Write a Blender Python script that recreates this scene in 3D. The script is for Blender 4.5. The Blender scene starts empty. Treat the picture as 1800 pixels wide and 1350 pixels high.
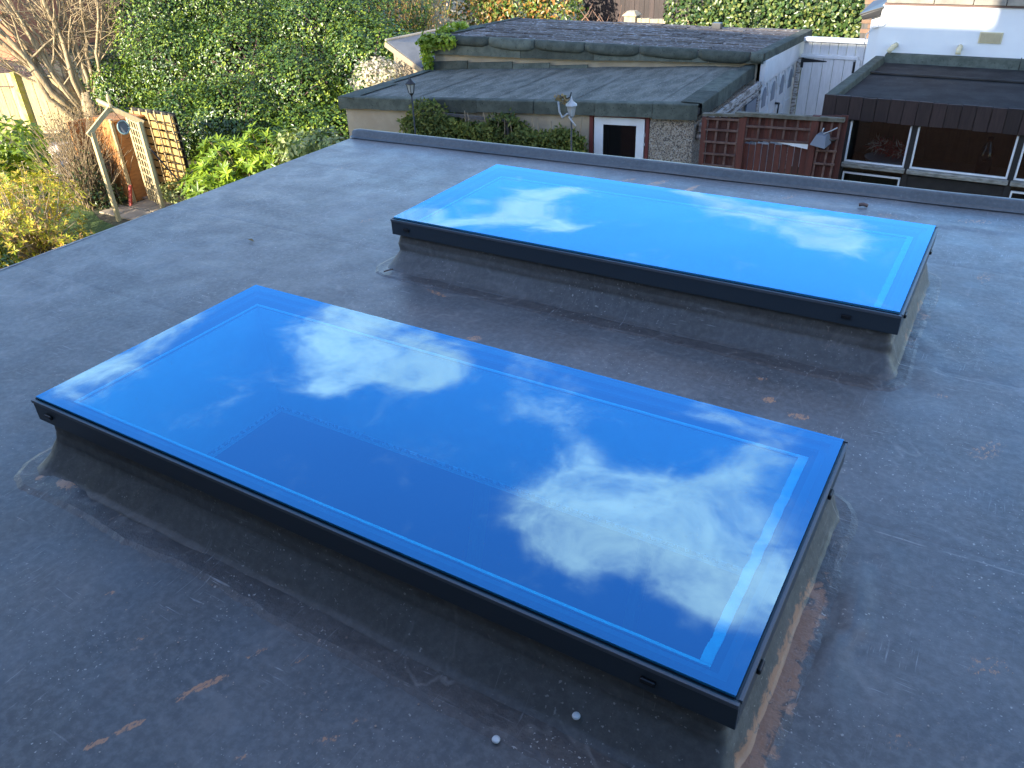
import bpy, math, random
import numpy as np
from mathutils import Vector, Matrix, noise
random.seed(7)
RNG = np.random.default_rng(11)
S = bpy.context.scene
COL = S.collection
R = math.radians
Vn = lambda *a: np.array(a, float)

# ------------------------------------------------------------------ camera
cd = bpy.data.cameras.new('camera'); cam = bpy.data.objects.new('camera', cd); COL.objects.link(cam)
cd.sensor_width = 36.0; cd.lens = 28.2; cd.clip_start = 0.05; cd.clip_end = 1000
cam.matrix_world = Matrix(((0.85619387, -0.24347908, 0.4556863, 0.0),
                           (0.51526481, 0.46705636, -0.71858231, 0.0),
                           (-0.03787142, 0.85004488, 0.52534699, 1.726),
                           (0, 0, 0, 1)))
S.camera = cam

# ------------------------------------------------------------------ sky, sun, exposure
SUN_E = R(18.0)
SUN_DIR = Vector((0.20, 1.0, -math.tan(SUN_E))).normalized()     # direction the light travels
S.view_settings.view_transform = 'Standard'
S.view_settings.look = 'None'
S.view_settings.exposure = 1.45
S.view_settings.gamma = 1.0
S.view_settings.use_curve_mapping = False
S.cycles.use_denoising = True
S.cycles.max_bounces = 10
S.cycles.transparent_max_bounces = 12
S.cycles.sample_clamp_indirect = 6.0

W = bpy.data.worlds.new('World'); S.world = W; W.use_nodes = True
nt = W.node_tree; nt.nodes.clear()
def nn(t, typ, **kw):
    n = t.nodes.new(typ)
    for k, v in kw.items(): setattr(n, k, v)
    return n
def mth(t, op, a, b=None, c=None, clamp=False):
    n = nn(t, 'ShaderNodeMath', operation=op, use_clamp=clamp)
    for i, v in enumerate((a, b, c)):
        if v is None: continue
        if isinstance(v, (int, float)): n.inputs[i].default_value = v
        else: t.links.new(v, n.inputs[i])
    return n.outputs[0]
def vmt(t, op, a, b=None, scale=None):
    n = nn(t, 'ShaderNodeVectorMath', operation=op)
    for i, v in enumerate((a, b)):
        if v is None: continue
        if isinstance(v, tuple): n.inputs[i].default_value = v
        else: t.links.new(v, n.inputs[i])
    if scale is not None:
        if isinstance(scale, (int, float)): n.inputs['Scale'].default_value = scale
        else: t.links.new(scale, n.inputs['Scale'])
    return n
def mrange(t, v, a, b, c=0.0, d=1.0, smooth=True):
    n = nn(t, 'ShaderNodeMapRange', interpolation_type='SMOOTHSTEP' if smooth else 'LINEAR')
    n.clamp = True if not smooth else n.clamp
    t.links.new(v, n.inputs['Value'])
    for k, x in zip(('From Min', 'From Max', 'To Min', 'To Max'), (a, b, c, d)): n.inputs[k].default_value = x
    return n.outputs['Result']
def noi(t, vec, scale, detail=4.0, rough=0.55, dist=0.0):
    n = nn(t, 'ShaderNodeTexNoise'); n.inputs['Scale'].default_value = scale; n.inputs['Detail'].default_value = detail
    n.inputs['Roughness'].default_value = rough; n.inputs['Distortion'].default_value = dist
    if vec is not None: t.links.new(vec, n.inputs['Vector'])
    return n
def mixc(t, fac, a, b, blend='MIX'):
    n = nn(t, 'ShaderNodeMix', data_type='RGBA', blend_type=blend)
    for key, v in (('Factor', fac), ('A', a), ('B', b)):
        s = [i for i in n.inputs if i.name == key and (i.type == 'RGBA' if key != 'Factor' else i.type == 'VALUE')][0]
        if isinstance(v, (int, float)): s.default_value = v
        elif isinstance(v, tuple): s.default_value = (*v, 1.0) if len(v) == 3 else v
        else: t.links.new(v, s)
    return [o for o in n.outputs if o.type == 'RGBA'][0]

sky = nn(nt, 'ShaderNodeTexSky', sky_type='NISHITA', sun_disc=False, sun_elevation=SUN_E, sun_rotation=math.pi + 0.20)
sky.air_density = 1.0; sky.dust_density = 0.35; sky.ozone_density = 2.2; sky.altitude = 40
hs = nn(nt, 'ShaderNodeHueSaturation'); hs.inputs['Hue'].default_value = 0.505; hs.inputs['Saturation'].default_value = 1.24; hs.inputs['Value'].default_value = 1.45
nt.links.new(sky.outputs[0], hs.inputs['Color'])
tc = nn(nt, 'ShaderNodeTexCoord')
sep = nn(nt, 'ShaderNodeSeparateXYZ'); nt.links.new(tc.outputs['Generated'], sep.inputs[0])
zc = mth(nt, 'MAXIMUM', sep.outputs['Z'], 0.06)
pl = nn(nt, 'ShaderNodeCombineXYZ')
nt.links.new(mth(nt, 'DIVIDE', sep.outputs['X'], zc), pl.inputs[0]); nt.links.new(mth(nt, 'DIVIDE', sep.outputs['Y'], zc), pl.inputs[1])
n1 = noi(nt, pl.outputs[0], 3.2, 4.0, 0.55)
off = vmt(nt, 'SCALE', vmt(nt, 'SUBTRACT', n1.outputs['Color'], (0.5, 0.5, 0.5)).outputs[0], scale=0.30)
pw = vmt(nt, 'ADD', pl.outputs[0], off.outputs[0]).outputs[0]
pw = vmt(nt, 'MULTIPLY', pw, (1, 1, 0)).outputs[0]
# cloud banks (x, y on a plane one unit above the eye, radius, weight)
BANK = [(-1.46, 1.42, .17, 1), (-1.30, 1.36, .17, 1), (-1.16, 1.30, .14, 1), (-1.07, 1.36, .10, .8), (-1.22, 1.18, .08, .7), (-1.38, 1.50, .12, .8),
        (-.80, 1.30, .11, .65), (-.66, 1.29, .10, .7), (-.88, 1.46, .10, .6),
        (-.56, 1.17, .12, .8), (-.40, 1.08, .24, .55), (-.52, 1.12, .16, .4), (-1.24, 1.33, .20, .5), (-.68, 2.74, .22, .4), (-1.48, 2.46, .22, .45), (-.40, 2.62, .18, .4), (-.46, 1.10, .14, 1), (-.36, 1.18, .14, 1), (-.29, 1.32, .12, .9), (-.62, 1.01, .10, .8), (-.52, .98, .11, .95), (-.42, 1.02, .13, 1),
        (-.30, 1.04, .13, 1), (-.22, 1.16, .14, 1), (-.17, 1.04, .10, .9), (-.26, .97, .07, .8), (-.44, 1.50, .10, .6), (-.30, 1.48, .10, .7),
        (-1.84, .90, .16, .8), (-1.88, 1.06, .16, .8), (-1.86, 1.22, .13, .7),
        (-1.74, 2.20, .22, .95), (-1.58, 2.27, .18, .9), (-1.52, 2.60, .17, .95), (-1.40, 2.42, .17, 1), (-1.28, 2.34, .12, .9), (-1.36, 2.70, .12, .9),
        (-1.04, 2.88, .10, .7), (-.92, 2.86, .14, .95), (-.76, 2.74, .17, 1), (-.62, 2.70, .16, 1), (-.50, 2.62, .15, 1), (-.37, 2.52, .13, 1), (-.42, 2.74, .15, .9),
        (.55, .6, .35, 1), (1.0, 1.4, .45, 1), (1.9, .6, .6, 1), (1.3, 2.6, .5, 1), (.5, 3.8, .5, 1), (2.6, 2.0, .7, 1), (-2.8, 1.3, .45, 1), (-3.4, 2.6, .7, 1), (-2.4, 4.1, .6, 1), (-.9, 4.5, .6, 1), (.8, 5.5, .9, 1),  # unseen clouds from here on, added to make the ambient light less blue
        (-4.5, .4, .8, 1), (-2.4, -.4, .6, 1), (-.9, -.2, .4, 1), (.1, -1.0, .45, 1), (1.4, -.9, .5, 1), (-1.4, -1.9, .6, 1), (.4, -2.6, .7, 1), (2.8, -1.2, .8, 1), (-3.2, -2.4, .9, 1), (-5, 4.5, 1.5, 1), (3.5, 5, 1.5, 1), (-.1, .3, .3, 1), (-7, 1, 1.5, 1), (5, .5, 1.3, 1)]
acc = None
for (bx, by, br, bw) in BANK:
    d = vmt(nt, 'DISTANCE', pw, (bx, by, 0)).outputs['Value']
    far = not (-2 < bx < 0 and .7 < by < 3)
    f = mrange(nt, d, br * (1.45 if far else 1.30), 0.0, 0.0, bw * (1.25 if far else 1))
    acc = f if acc is None else mth(nt, 'ADD', acc, f)
n2 = noi(nt, pl.outputs[0], 6.0, 7.0, 0.6, 0.5)
n3 = noi(nt, pl.outputs[0], 1.7, 3.0, 0.5)
fld = mth(nt, 'ADD', mth(nt, 'MINIMUM', acc, 1.1), mth(nt, 'MULTIPLY', mth(nt, 'SUBTRACT', n2.outputs['Fac'], 0.5), 2.0))
n5 = noi(nt, pl.outputs[0], 19.0, 7.0, 0.62, 0.6)
fld = mth(nt, 'ADD', fld, mth(nt, 'MULTIPLY', mth(nt, 'SUBTRACT', n5.outputs['Fac'], 0.5), 0.75))
mask = mth(nt, 'POWER', mrange(nt, fld, 0.0, 1.5), 1.5)
ccol = mixc(nt, mrange(nt, n3.outputs['Fac'], 0.3, 0.7), (6.0, 5.1, 4.6), (8.6, 7.2, 6.3))
cl = mixc(nt, mth(nt, 'MULTIPLY', mask, 0.93), hs.outputs[0], ccol)
bg = nn(nt, 'ShaderNodeBackground'); bg.inputs['Strength'].default_value = 0.15
nt.links.new(cl, bg.inputs['Color'])
wo = nn(nt, 'ShaderNodeOutputWorld'); nt.links.new(bg.outputs[0], wo.inputs['Surface'])

sd = bpy.data.lights.new('sun', 'SUN'); sd.energy = 5.0; sd.angle = R(0.5); sd.color = (1.0, 0.90, 0.74)
sun = bpy.data.objects.new('sun', sd); COL.objects.link(sun)
sun.rotation_euler = SUN_DIR.to_track_quat('-Z', 'Y').to_euler(); sun.location = (0, -20, 20)

# ------------------------------------------------------------------ materials
MATS = {}
def newmat(name):
    m = bpy.data.materials.new(name); m.use_nodes = True
    t = m.node_tree; b = t.nodes['Principled BSDF']
    return m, t, b
def mat(name, c, rough=0.6, c2=None, scale=6.0, bump=0.0, bscale=40.0, spec=0.5, stretch=(1, 1, 1), lo=0.35, hi=0.65, speck=None, speckscale=60, specklo=0.66, metallic=0.0, isl=0.0):
    if name in MATS: return MATS[name]
    m, t, b = newmat(name)
    g = nn(t, 'ShaderNodeNewGeometry')
    vec = g.outputs['Position']
    if stretch != (1, 1, 1): vec = vmt(t, 'MULTIPLY', vec, stretch).outputs[0]
    col = None
    if c2 is not None:
        n = noi(t, vec, scale, 6.0, 0.6)
        col = mixc(t, mrange(t, n.outputs['Fac'], lo, hi), c, c2)
    if speck is not None:
        n = noi(t, g.outputs['Position'], speckscale, 3.0, 0.6)
        col = mixc(t, mrange(t, n.outputs['Fac'], specklo, specklo + 0.06), col if col is not None else c, speck)
    if isl > 0:
        hv = nn(t, 'ShaderNodeHueSaturation')
        oi = nn(t, 'ShaderNodeObjectInfo')
        hv.inputs['Color'].default_value = (*c, 1)
        if col is not None: t.links.new(col, hv.inputs['Color'])
        t.links.new(mrange(t, oi.outputs['Random'], 0, 1, 1 - isl, 1 + isl, False), hv.inputs['Value'])
        col = hv.outputs[0]
    if col is None: b.inputs['Base Color'].default_value = (*c, 1)
    else: t.links.new(col, b.inputs['Base Color'])
    b.inputs['Roughness'].default_value = rough
    b.inputs['Specular IOR Level'].default_value = spec
    b.inputs['Metallic'].default_value = metallic
    if bump > 0:
        n = noi(t, vec, bscale, 4.0, 0.6); bp = nn(t, 'ShaderNodeBump'); bp.inputs['Strength'].default_value = 1.0; bp.inputs['Distance'].default_value = bump
        t.links.new(n.outputs['Fac'], bp.inputs['Height']); t.links.new(bp.outputs[0], b.inputs['Normal'])
    MATS[name] = m
    return m

def leafmat(name, cols, rough=0.45, spec=0.5, trans=0.25):
    """cols: list of colours spread over the leaves at random"""
    if name in MATS: return MATS[name]
    m, t, b = newmat(name)
    g = nn(t, 'ShaderNodeNewGeometry')
    cr = nn(t, 'ShaderNodeValToRGB'); cr.color_ramp.interpolation = 'LINEAR'
    els = cr.color_ramp.elements
    while len(els) < len(cols): els.new(0.5)
    for i, c in enumerate(cols):
        els[i].position = i / max(1, len(cols) - 1); els[i].color = (*c, 1)
    t.links.new(g.outputs['Random Per Island'], cr.inputs['Fac'])
    n = noi(t, g.outputs['Position'], 1.3, 3.0)
    col = mixc(t, 1.0, cr.outputs[0], mixc(t, mrange(t, n.outputs['Fac'], 0.35, 0.65), (0.72, 0.75, 0.8), (1.2, 1.15, 1.0)), 'MULTIPLY')
    t.links.new(col, b.inputs['Base Color'])
    b.inputs['Roughness'].default_value = rough; b.inputs['Specular IOR Level'].default_value = spec
    tr = nn(t, 'ShaderNodeBsdfTranslucent'); t.links.new(col, tr.inputs['Color'])
    mx = nn(t, 'ShaderNodeMixShader'); mx.inputs[0].default_value = trans
    t.links.new(b.outputs[0], mx.inputs[1]); t.links.new(tr.outputs[0], mx.inputs[2])
    t.links.new(mx.outputs[0], t.nodes['Material Output'].inputs['Surface'])
    MATS[name] = m
    return m

# rubber roof membrane: dark grey, scuffed, dusted with mortar
def smear_nodes(t, vec, smears):
    """elongated mortar smears: (x, y, half length, half width, angle deg, weight)"""
    acc = None
    for (x, y, l, w, a, k) in smears:
        d = vmt(t, 'SUBTRACT', vec, (x, y, 0)).outputs[0]
        ca, sa = math.cos(R(a)), math.sin(R(a))
        u = vmt(t, 'DOT_PRODUCT', d, (ca / l, sa / l, 0)).outputs['Value']; v = vmt(t, 'DOT_PRODUCT', d, (-sa / w, ca / w, 0)).outputs['Value']
        r2 = mth(t, 'ADD', mth(t, 'MULTIPLY', u, u), mth(t, 'MULTIPLY', v, v))
        f = mrange(t, r2, 1.3, 0.0, 0.0, k)
        acc = f if acc is None else mth(t, 'MAXIMUM', acc, f)
    return acc
def rubber(name, base, light, rough, dusty=1.0, smears=None, side_dust=False, bumpd=0.0012):
    m, t, b = newmat(name)
    g = nn(t, 'ShaderNodeNewGeometry'); P = g.outputs['Position']
    big = noi(t, P, 1.6, 5.0, 0.6).outputs['Fac']
    fine = noi(t, P, 38, 5.0, 0.65).outputs['Fac']
    col = mixc(t, mrange(t, big, 0.3, 0.72), base, light)
    ring_ = noi(t, P, 1.1, 5.0, 0.55, 0.8).outputs['Fac']       # silt tide lines left by puddles
    for lv, am in ((0.47, .32), (0.56, .24)):
        col = mixc(t, mth(t, 'MULTIPLY', mrange(t, mth(t, 'ABSOLUTE', mth(t, 'SUBTRACT', ring_, lv)), 0.012, 0.0), mrange(t, noi(t, P, 6.0, 5.0, .7).outputs['Fac'], .4, .65, 0.0, am * dusty)), col, (0.34, 0.31, 0.28))
    col = mixc(t, mrange(t, ring_, 0.50, 0.66, 0.0, 0.30), col, tuple(c * .55 for c in base))
    col = mixc(t, mrange(t, fine, 0.35, 0.75, 0.0, 0.35), col, tuple(min(1, c * 1.9) for c in light))
    # scuffs: fine pale hair scratches in two directions
    for st, an in (((9, 120, 9), 0.5), ((140, 8, 9), 0.2)):
        mp = nn(t, 'ShaderNodeMapping'); mp.inputs['Scale'].default_value = st; mp.inputs['Rotation'].default_value = (0, 0, an)
        t.links.new(P, mp.inputs['Vector'])
        sc = noi(t, mp.outputs[0], 1.0, 3.0, 0.6, 0.6).outputs['Fac']
        zone = noi(t, P, 4.5 + an, 3.0).outputs['Fac']
        f = mth(t, 'MULTIPLY', mrange(t, sc, 0.60, 0.72), mrange(t, zone, 0.50, 0.70, 0.0, 0.55 * dusty))
        col = mixc(t, f, col, (0.46, 0.45, 0.44))
    # small specks of grit and mortar
    sp = noi(t, P, 95, 2.0, 0.5).outputs['Fac']; zone = noi(t, P, 2.7, 4.0, 0.6).outputs['Fac']
    f = mth(t, 'MULTIPLY', mrange(t, sp, 0.66, 0.72), mrange(t, zone, 0.42, 0.62, 0.05, 0.9 * dusty), clamp=True)
    col = mixc(t, f, col, (0.50, 0.46, 0.41))
    sp = noi(t, vmt(t, 'MULTIPLY', P, (1.7, 1.0, 1.0)).outputs[0], 26, 4.0, 0.7).outputs['Fac']
    zone = noi(t, P, 1.9, 4.0, 0.6, 0.3).outputs['Fac']
    f = mth(t, 'MULTIPLY', mrange(t, sp, 0.62, 0.72), mrange(t, zone, 0.50, 0.64, 0.0, 0.75 * dusty), clamp=True)
    col = mixc(t, f, col, (0.42, 0.29, 0.22))
    rgh = None
    if smears:
        s = smear_nodes(t, P, smears)
        k = noi(t, vmt(t, 'MULTIPLY', P, (1.6, 0.8, 1)).outputs[0], 55, 6.0, 0.75).outputs['Fac']
        f = mrange(t, mth(t, 'ADD', s, mth(t, 'MULTIPLY', mth(t, 'SUBTRACT', k, 0.5), 3.0)), 0.60, 0.95, 0.0, 0.95)
        f = mth(t, 'MULTIPLY', f, mrange(t, s, 0.05, 0.25))
        col = mixc(t, f, col, (0.50, 0.25, 0.13))
    if side_dust:
        sx = nn(t, 'ShaderNodeSeparateXYZ'); t.links.new(P, sx.inputs[0])
        # dusty lap lines between the sheets
        wob = mth(t, 'MULTIPLY', mth(t, 'SUBTRACT', noi(t, P, 3.0, 3.0).outputs['Fac'], 0.5), 0.03)
        for yl in (2.145, 3.222):
            dl = mth(t, 'ABSOLUTE', mth(t, 'SUBTRACT', mth(t, 'ADD', sx.outputs['Y'], wob), yl))
            fl_ = mth(t, 'MULTIPLY', mrange(t, dl, 0.0045, 0.001), mrange(t, noi(t, P, 8.0, 5.0, 0.7).outputs['Fac'], 0.38, 0.6, 0.05, 0.8))
            col = mixc(t, mth(t, 'MULTIPLY', fl_, mrange(t, sx.outputs['X'], -0.4, -0.1, 0.15, 1.0)), col, (0.34, 0.31, 0.29))
            col = mixc(t, mth(t, 'MULTIPLY', mrange(t, mth(t, 'ABSOLUTE', mth(t, 'SUBTRACT', dl, 0.006)), 0.004, 0.001), mrange(t, noi(t, P, 5.0, 4.0, .6).outputs['Fac'], 0.45, 0.65, 0.0, 0.15)), col, (0.03, 0.03, 0.03))
        sx = nn(t, 'ShaderNodeSeparateXYZ'); t.links.new(P, sx.inputs[0])
        X, Y, Z_ = sx.outputs
        # brick dust lies along the foot of the right hand upstand faces
        ramp = mth(t, 'MULTIPLY', mrange(t, X, -0.208, -0.198), mrange(t, X, -0.06, -0.155))
        yy1 = mth(t, 'MULTIPLY', mrange(t, Y, 1.00, 1.20), mrange(t, Y, 2.10, 1.65, 0.25, 1.0))
        yy2 = mth(t, 'MULTIPLY', mrange(t, Y, 3.25, 3.4), mrange(t, Y, 4.1, 3.9, 0.0, 0.6))
        yy = mth(t, 'MAXIMUM', mth(t, 'MULTIPLY', yy1, mrange(t, Y, 2.2, 2.1)), yy2)
        kk = noi(t, P, 21, 6.0, 0.7, 0.8).outputs['Fac']
        low = mrange(t, Z_, 0.075, 0.010, 0.20, 1.15)
        f = mth(t, 'MULTIPLY', mth(t, 'MULTIPLY', ramp, yy), low)
        f2 = mrange(t, mth(t, 'ADD', f, mth(t, 'MULTIPLY', mth(t, 'SUBTRACT', kk, 0.5), 2.2)), 0.70, 1.05, 0.0, 0.85)
        f2 = mth(t, 'MULTIPLY', f2, mrange(t, f, 0.02, 0.3))
        col = mixc(t, f2, col, (0.42, 0.215, 0.125))
    t.links.new(col, b.inputs['Base Color'])
    t.links.new(mrange(t, noi(t, P, 5.0, 4.0, 0.6).outputs['Fac'], 0.3, 0.7, rough - 0.07, rough + 0.08), b.inputs['Roughness'])
    b.inputs['Specular IOR Level'].default_value = 0.5
    h = mth(t, 'ADD', mth(t, 'MULTIPLY', noi(t, P, 9, 4.0, 0.6).outputs['Fac'], 2.0), mth(t, 'MULTIPLY', noi(t, P, 150, 4.0, 0.7).outputs['Fac'], 0.35))
    bp = nn(t, 'ShaderNodeBump'); bp.inputs['Strength'].default_value = 1.0; bp.inputs['Distance'].default_value = bumpd
    t.links.new(h, bp.inputs['Height']); t.links.new(bp.outputs[0], b.inputs['Normal'])
    return m
SMEARS = [(-1.44, .72, .085, .016, 62, 1), (-1.505, .545, .05, .014, 62, 1), (-1.54, .47, .04, .013, 62, 1), (-2.53, 1.055, .07, .035, 5, 1.1), (-2.66, 1.03, .03, .02, 0, .9),
          (-1.40, .86, .05, .012, 62, .75), (-1.28, .90, .045, .010, 62, .7), (-1.72, .74, .05, .012, 62, .6), (-1.95, .80, .04, .012, 50, .6), (-1.05, .76, .05, .02, 50, .65), (-2.25, .62, .05, .015, 40, .55),
          (-1.71, 4.99, .13, .03, 78, 1), (-1.95, 5.02, .12, .05, 60, .85), (-2.15, 5.0, .08, .035, 60, .8), (-1.45, 4.85, .07, .02, 75, .8), (-1.3, 4.9, .09, .03, 70, .75), (-1.55, 4.62, .05, .03, 60, .6),
          (-1.85, 2.62, .05, .03, 20, .9), (-.55, 2.72, .04, .03, 10, .9), (-.42, 2.66, .06, .03, 10, .85), (-.62, 2.86, .04, .02, 10, .7), (-2.9, 2.45, .05, .02, 20, .55), (-3.0, 2.5, .04, .02, 20, .5),
          (.06, 4.3, .12, .05, 80, .6), (.2, 2.75, .12, .06, 60, .6), (.28, 1.75, .08, .05, 40, .55), (-4.2, 4.4, .12, .06, 60, .5), (-.9, 4.75, .1, .05, 60, .6), (.02, 3.05, .05, .03, 20, .6),
          (-1.46, .66, .02, .02, 0, .7), (-1.2, .62, .03, .012, 62, .6), (-1.02, .84, .03, .015, 62, .6), (-2.85, 1.25, .05, .02, 60, .5), (-3.3, 3.6, .1, .04, 60, .55), (-1.1, 5.08, .1, .03, 60, .7), (-2.5, 4.95, .08, .03, 60, .6), (-2.28, 2.93, .10, .02, -12, .8), (.12, 1.42, .05, .04, 60, .5), (-.05, 5.1, .14, .05, 20, .65), (-.5, 5.0, .1, .04, 10, .6)]
M_ROOF = rubber('roof_rubber', (0.092, 0.091, 0.089), (0.148, 0.146, 0.142), 0.38, 1.0, SMEARS, True)
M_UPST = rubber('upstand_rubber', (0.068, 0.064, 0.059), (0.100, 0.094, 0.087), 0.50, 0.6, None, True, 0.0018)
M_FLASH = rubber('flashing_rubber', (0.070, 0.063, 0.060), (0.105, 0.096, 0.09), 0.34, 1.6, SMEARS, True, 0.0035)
M_KERB = rubber('kerb_trim', (0.076, 0.081, 0.080), (0.094, 0.099, 0.098), 0.42, 0.25, None, False, 0.0006)

M_FRAME = mat('frame_aluminium', (0.030, 0.042, 0.054), 0.42, spec=0.5)
M_LIP = mat('frame_lip', (0.09, 0.10, 0.115), 0.4)
M_PLUG = mat('black_plastic', (0.008, 0.008, 0.009), 0.35)
M_FRIT = mat('ceramic_frit', (0.035, 0.040, 0.055), 0.5)
M_LEDGE = mat('inner_ledge', (0.10, 0.11, 0.14), 0.5)
M_BEAD = mat('sealant_bead', (0.88, 0.89, 0.89), 0.6, c2=(0.80, 0.81, 0.81), scale=30)
M_PLAST = mat('plasterboard', (0.82, 0.81, 0.79), 0.9, c2=(0.74, 0.73, 0.71), scale=5)
M_ROOM = mat('room_wall', (0.16, 0.15, 0.14), 0.9, c2=(0.11, 0.10, 0.1), scale=1.5)
M_SCRIM = mat('corner_scrim', (0.25, 0.25, 0.25), 0.9, c2=(0.75, 0.75, 0.74), scale=60, lo=.45, hi=.55)

def glassmat(name, refl, tint, r0, rk, dust=0):
    m = bpy.data.materials.new(name); m.use_nodes = True; t = m.node_tree; t.nodes.clear()
    gl = nn(t, 'ShaderNodeBsdfGlossy'); gl.inputs['Color'].default_value = (*refl, 1); gl.inputs['Roughness'].default_value = 0.0
    if dust:       # slight bow and roll of the sealed unit
        bp = nn(t, 'ShaderNodeBump'); bp.inputs['Distance'].default_value = 0.004; t.links.new(noi(t, nn(t, 'ShaderNodeNewGeometry').outputs['Position'], 1.6, 1.0).outputs['Fac'], bp.inputs['Height']); t.links.new(bp.outputs[0], gl.inputs['Normal'])
    tr = nn(t, 'ShaderNodeBsdfTransparent'); tr.inputs['Color'].default_value = (*tint, 1)
    g = nn(t, 'ShaderNodeNewGeometry')     # the same mirror strength from both sides (Schlick's rule)
    cs = mth(t, 'ABSOLUTE', vmt(t, 'DOT_PRODUCT', g.outputs['Incoming'], g.outputs['Normal']).outputs['Value'])
    f = mth(t, 'ADD', mth(t, 'MULTIPLY', mth(t, 'POWER', mth(t, 'SUBTRACT', 1.0, cs, clamp=True), 5.0), rk), r0, clamp=True)
    mx = nn(t, 'ShaderNodeMixShader'); t.links.new(f, mx.inputs[0]); t.links.new(tr.outputs[0], mx.inputs[1]); t.links.new(gl.outputs[0], mx.inputs[2])
    o = nn(t, 'ShaderNodeOutputMaterial'); out = mx.outputs[0]
    if dust:       # dried water marks and dust specks
        P = g.outputs['Position']
        a_ = mth(t, 'MULTIPLY', mrange(t, noi(t, P, 55, 3.0, .6).outputs['Fac'], .60, .80), mrange(t, noi(t, P, 3.5, 4.0).outputs['Fac'], .45, .75, 0.0, .16))
        b_ = mrange(t, noi(t, P, 170, 1.0, .5).outputs['Fac'], .775, .80, 0.0, .45)
        c_ = mrange(t, noi(t, P, 7, 6.0, .6).outputs['Fac'], .35, .8, 0.0, .008)
        df = nn(t, 'ShaderNodeBsdfDiffuse'); df.inputs['Color'].default_value = (.35, .36, .36, 1)
        m2 = nn(t, 'ShaderNodeMixShader'); t.links.new(mth(t, 'ADD', mth(t, 'MAXIMUM', a_, b_), c_), m2.inputs[0]); t.links.new(out, m2.inputs[1]); t.links.new(df.outputs[0], m2.inputs[2]); out = m2.outputs[0]
    t.links.new(out, o.inputs['Surface'])
    return m
M_SOLAR = glassmat('solar_control_glass', (0.27, 0.615, 1.0), (0.12, 0.84, 1.0), 0.40, 0.8, 1)
M_CLEAR = glassmat('clear_underside', (1, 1, 1), (1, 1, 1), 0.0, 0.0)
M_WIN = glassmat('window_glass', (0.9, 0.95, 1.0), (0.75, 0.78, 0.78), 0.05, 0.9)

# felt, render, wood ...
M_FELT = mat('green_mineral_felt', (0.10, 0.102, 0.085), 0.95, c2=(0.18, 0.178, 0.15), scale=4, stretch=(1.6, .5, 1), bump=0.003, bscale=120, speck=(0.30, 0.29, 0.25), speckscale=40, specklo=0.60, spec=0.2)
M_FELTF = mat('felt_fascia', (0.066, 0.074, 0.060), 0.95, c2=(0.105, 0.115, 0.092), scale=7, bump=0.003, bscale=110, speck=(0.03, 0.035, 0.03), speckscale=45, specklo=0.62, isl=0.32, spec=0.2)
M_FELTD = mat('dark_felt', (0.016, 0.016, 0.016), 0.9, c2=(0.034, 0.034, 0.034), scale=3, bump=0.003, bscale=60, speck=(0.15, 0.15, 0.15), speckscale=40, specklo=0.68, spec=0.2)
M_OLDFELT = mat('weathered_felt', (0.085, 0.067, 0.058), 0.95, c2=(0.17, 0.150, 0.132), scale=4, stretch=(1, 4, 1), bump=0.003, bscale=50, speck=(0.26, 0.25, 0.25), speckscale=16, specklo=0.56, isl=0.3, spec=0.2)
M_LICHEN = mat('lichen_line', (0.42, 0.41, 0.38), 0.9, c2=(0.20, 0.19, 0.18), scale=9)
M_RENDER = mat('tan_render', (0.43, 0.355, 0.25), 0.95, c2=(0.36, 0.29, 0.20), scale=3, bump=0.004, bscale=90, speck=(0.22, 0.18, 0.13), speckscale=70, specklo=0.66)
def pebbledash():
    m, t, b = newmat('pebbledash')
    g = nn(t, 'ShaderNodeNewGeometry'); v = nn(t, 'ShaderNodeTexVoronoi'); v.inputs['Scale'].default_value = 75
    t.links.new(g.outputs['Position'], v.inputs['Vector'])
    s = nn(t, 'ShaderNodeSeparateColor'); t.links.new(v.outputs['Color'], s.inputs[0])
    cr = nn(t, 'ShaderNodeValToRGB'); e = cr.color_ramp.elements; e[0].color = (0.09, 0.08, 0.075, 1); e[1].color = (0.50, 0.45, 0.38, 1)
    for p, c in ((0.2, (0.16, 0.13, 0.105)), (0.4, (0.34, 0.27, 0.19)), (0.7, (0.42, 0.35, 0.26))):
        x = e.new(p); x.color = (*c, 1)
    t.links.new(s.outputs[0], cr.inputs['Fac']); t.links.new(cr.outputs[0], b.inputs['Base Color'])
    bp = nn(t, 'ShaderNodeBump'); bp.invert = True; bp.inputs['Distance'].default_value = 0.012; t.links.new(v.outputs['Distance'], bp.inputs['Height']); t.links.new(bp.outputs[0], b.inputs['Normal'])
    b.inputs['Roughness'].default_value = 0.9
    return m
M_PEB = pebbledash()
M_GREYREND = mat('dark_render', (0.14, 0.12, 0.11), 0.9, c2=(0.11, 0.095, 0.085), scale=2)
M_WHITE = mat('white_paint', (0.80, 0.80, 0.79), 0.45, c2=(0.72, 0.72, 0.70), scale=4)
M_WHITEW = mat('white_wall_paint', (0.82, 0.82, 0.81), 0.7, c2=(0.76, 0.76, 0.76), scale=1.2, bump=0.001, bscale=60)
M_WHITEB = mat('white_boarding', (0.74, 0.74, 0.73), 0.5, c2=(0.66, 0.66, 0.64), scale=5, stretch=(6, 6, 1), isl=0.05)
M_FLAKE = mat('flaking_white_timber', (0.52, 0.50, 0.46), 0.9, c2=(0.20, 0.17, 0.14), scale=8, stretch=(1, 1, 4), lo=.45, hi=.6)
M_BEIGE = mat('yellowed_plastic', (0.62, 0.53, 0.33), 0.5)
M_COPING = mat('sandstone_coping', (0.34, 0.30, 0.24), 0.9, c2=(0.22, 0.20, 0.17), scale=5, bump=0.004, isl=0.2)
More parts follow.
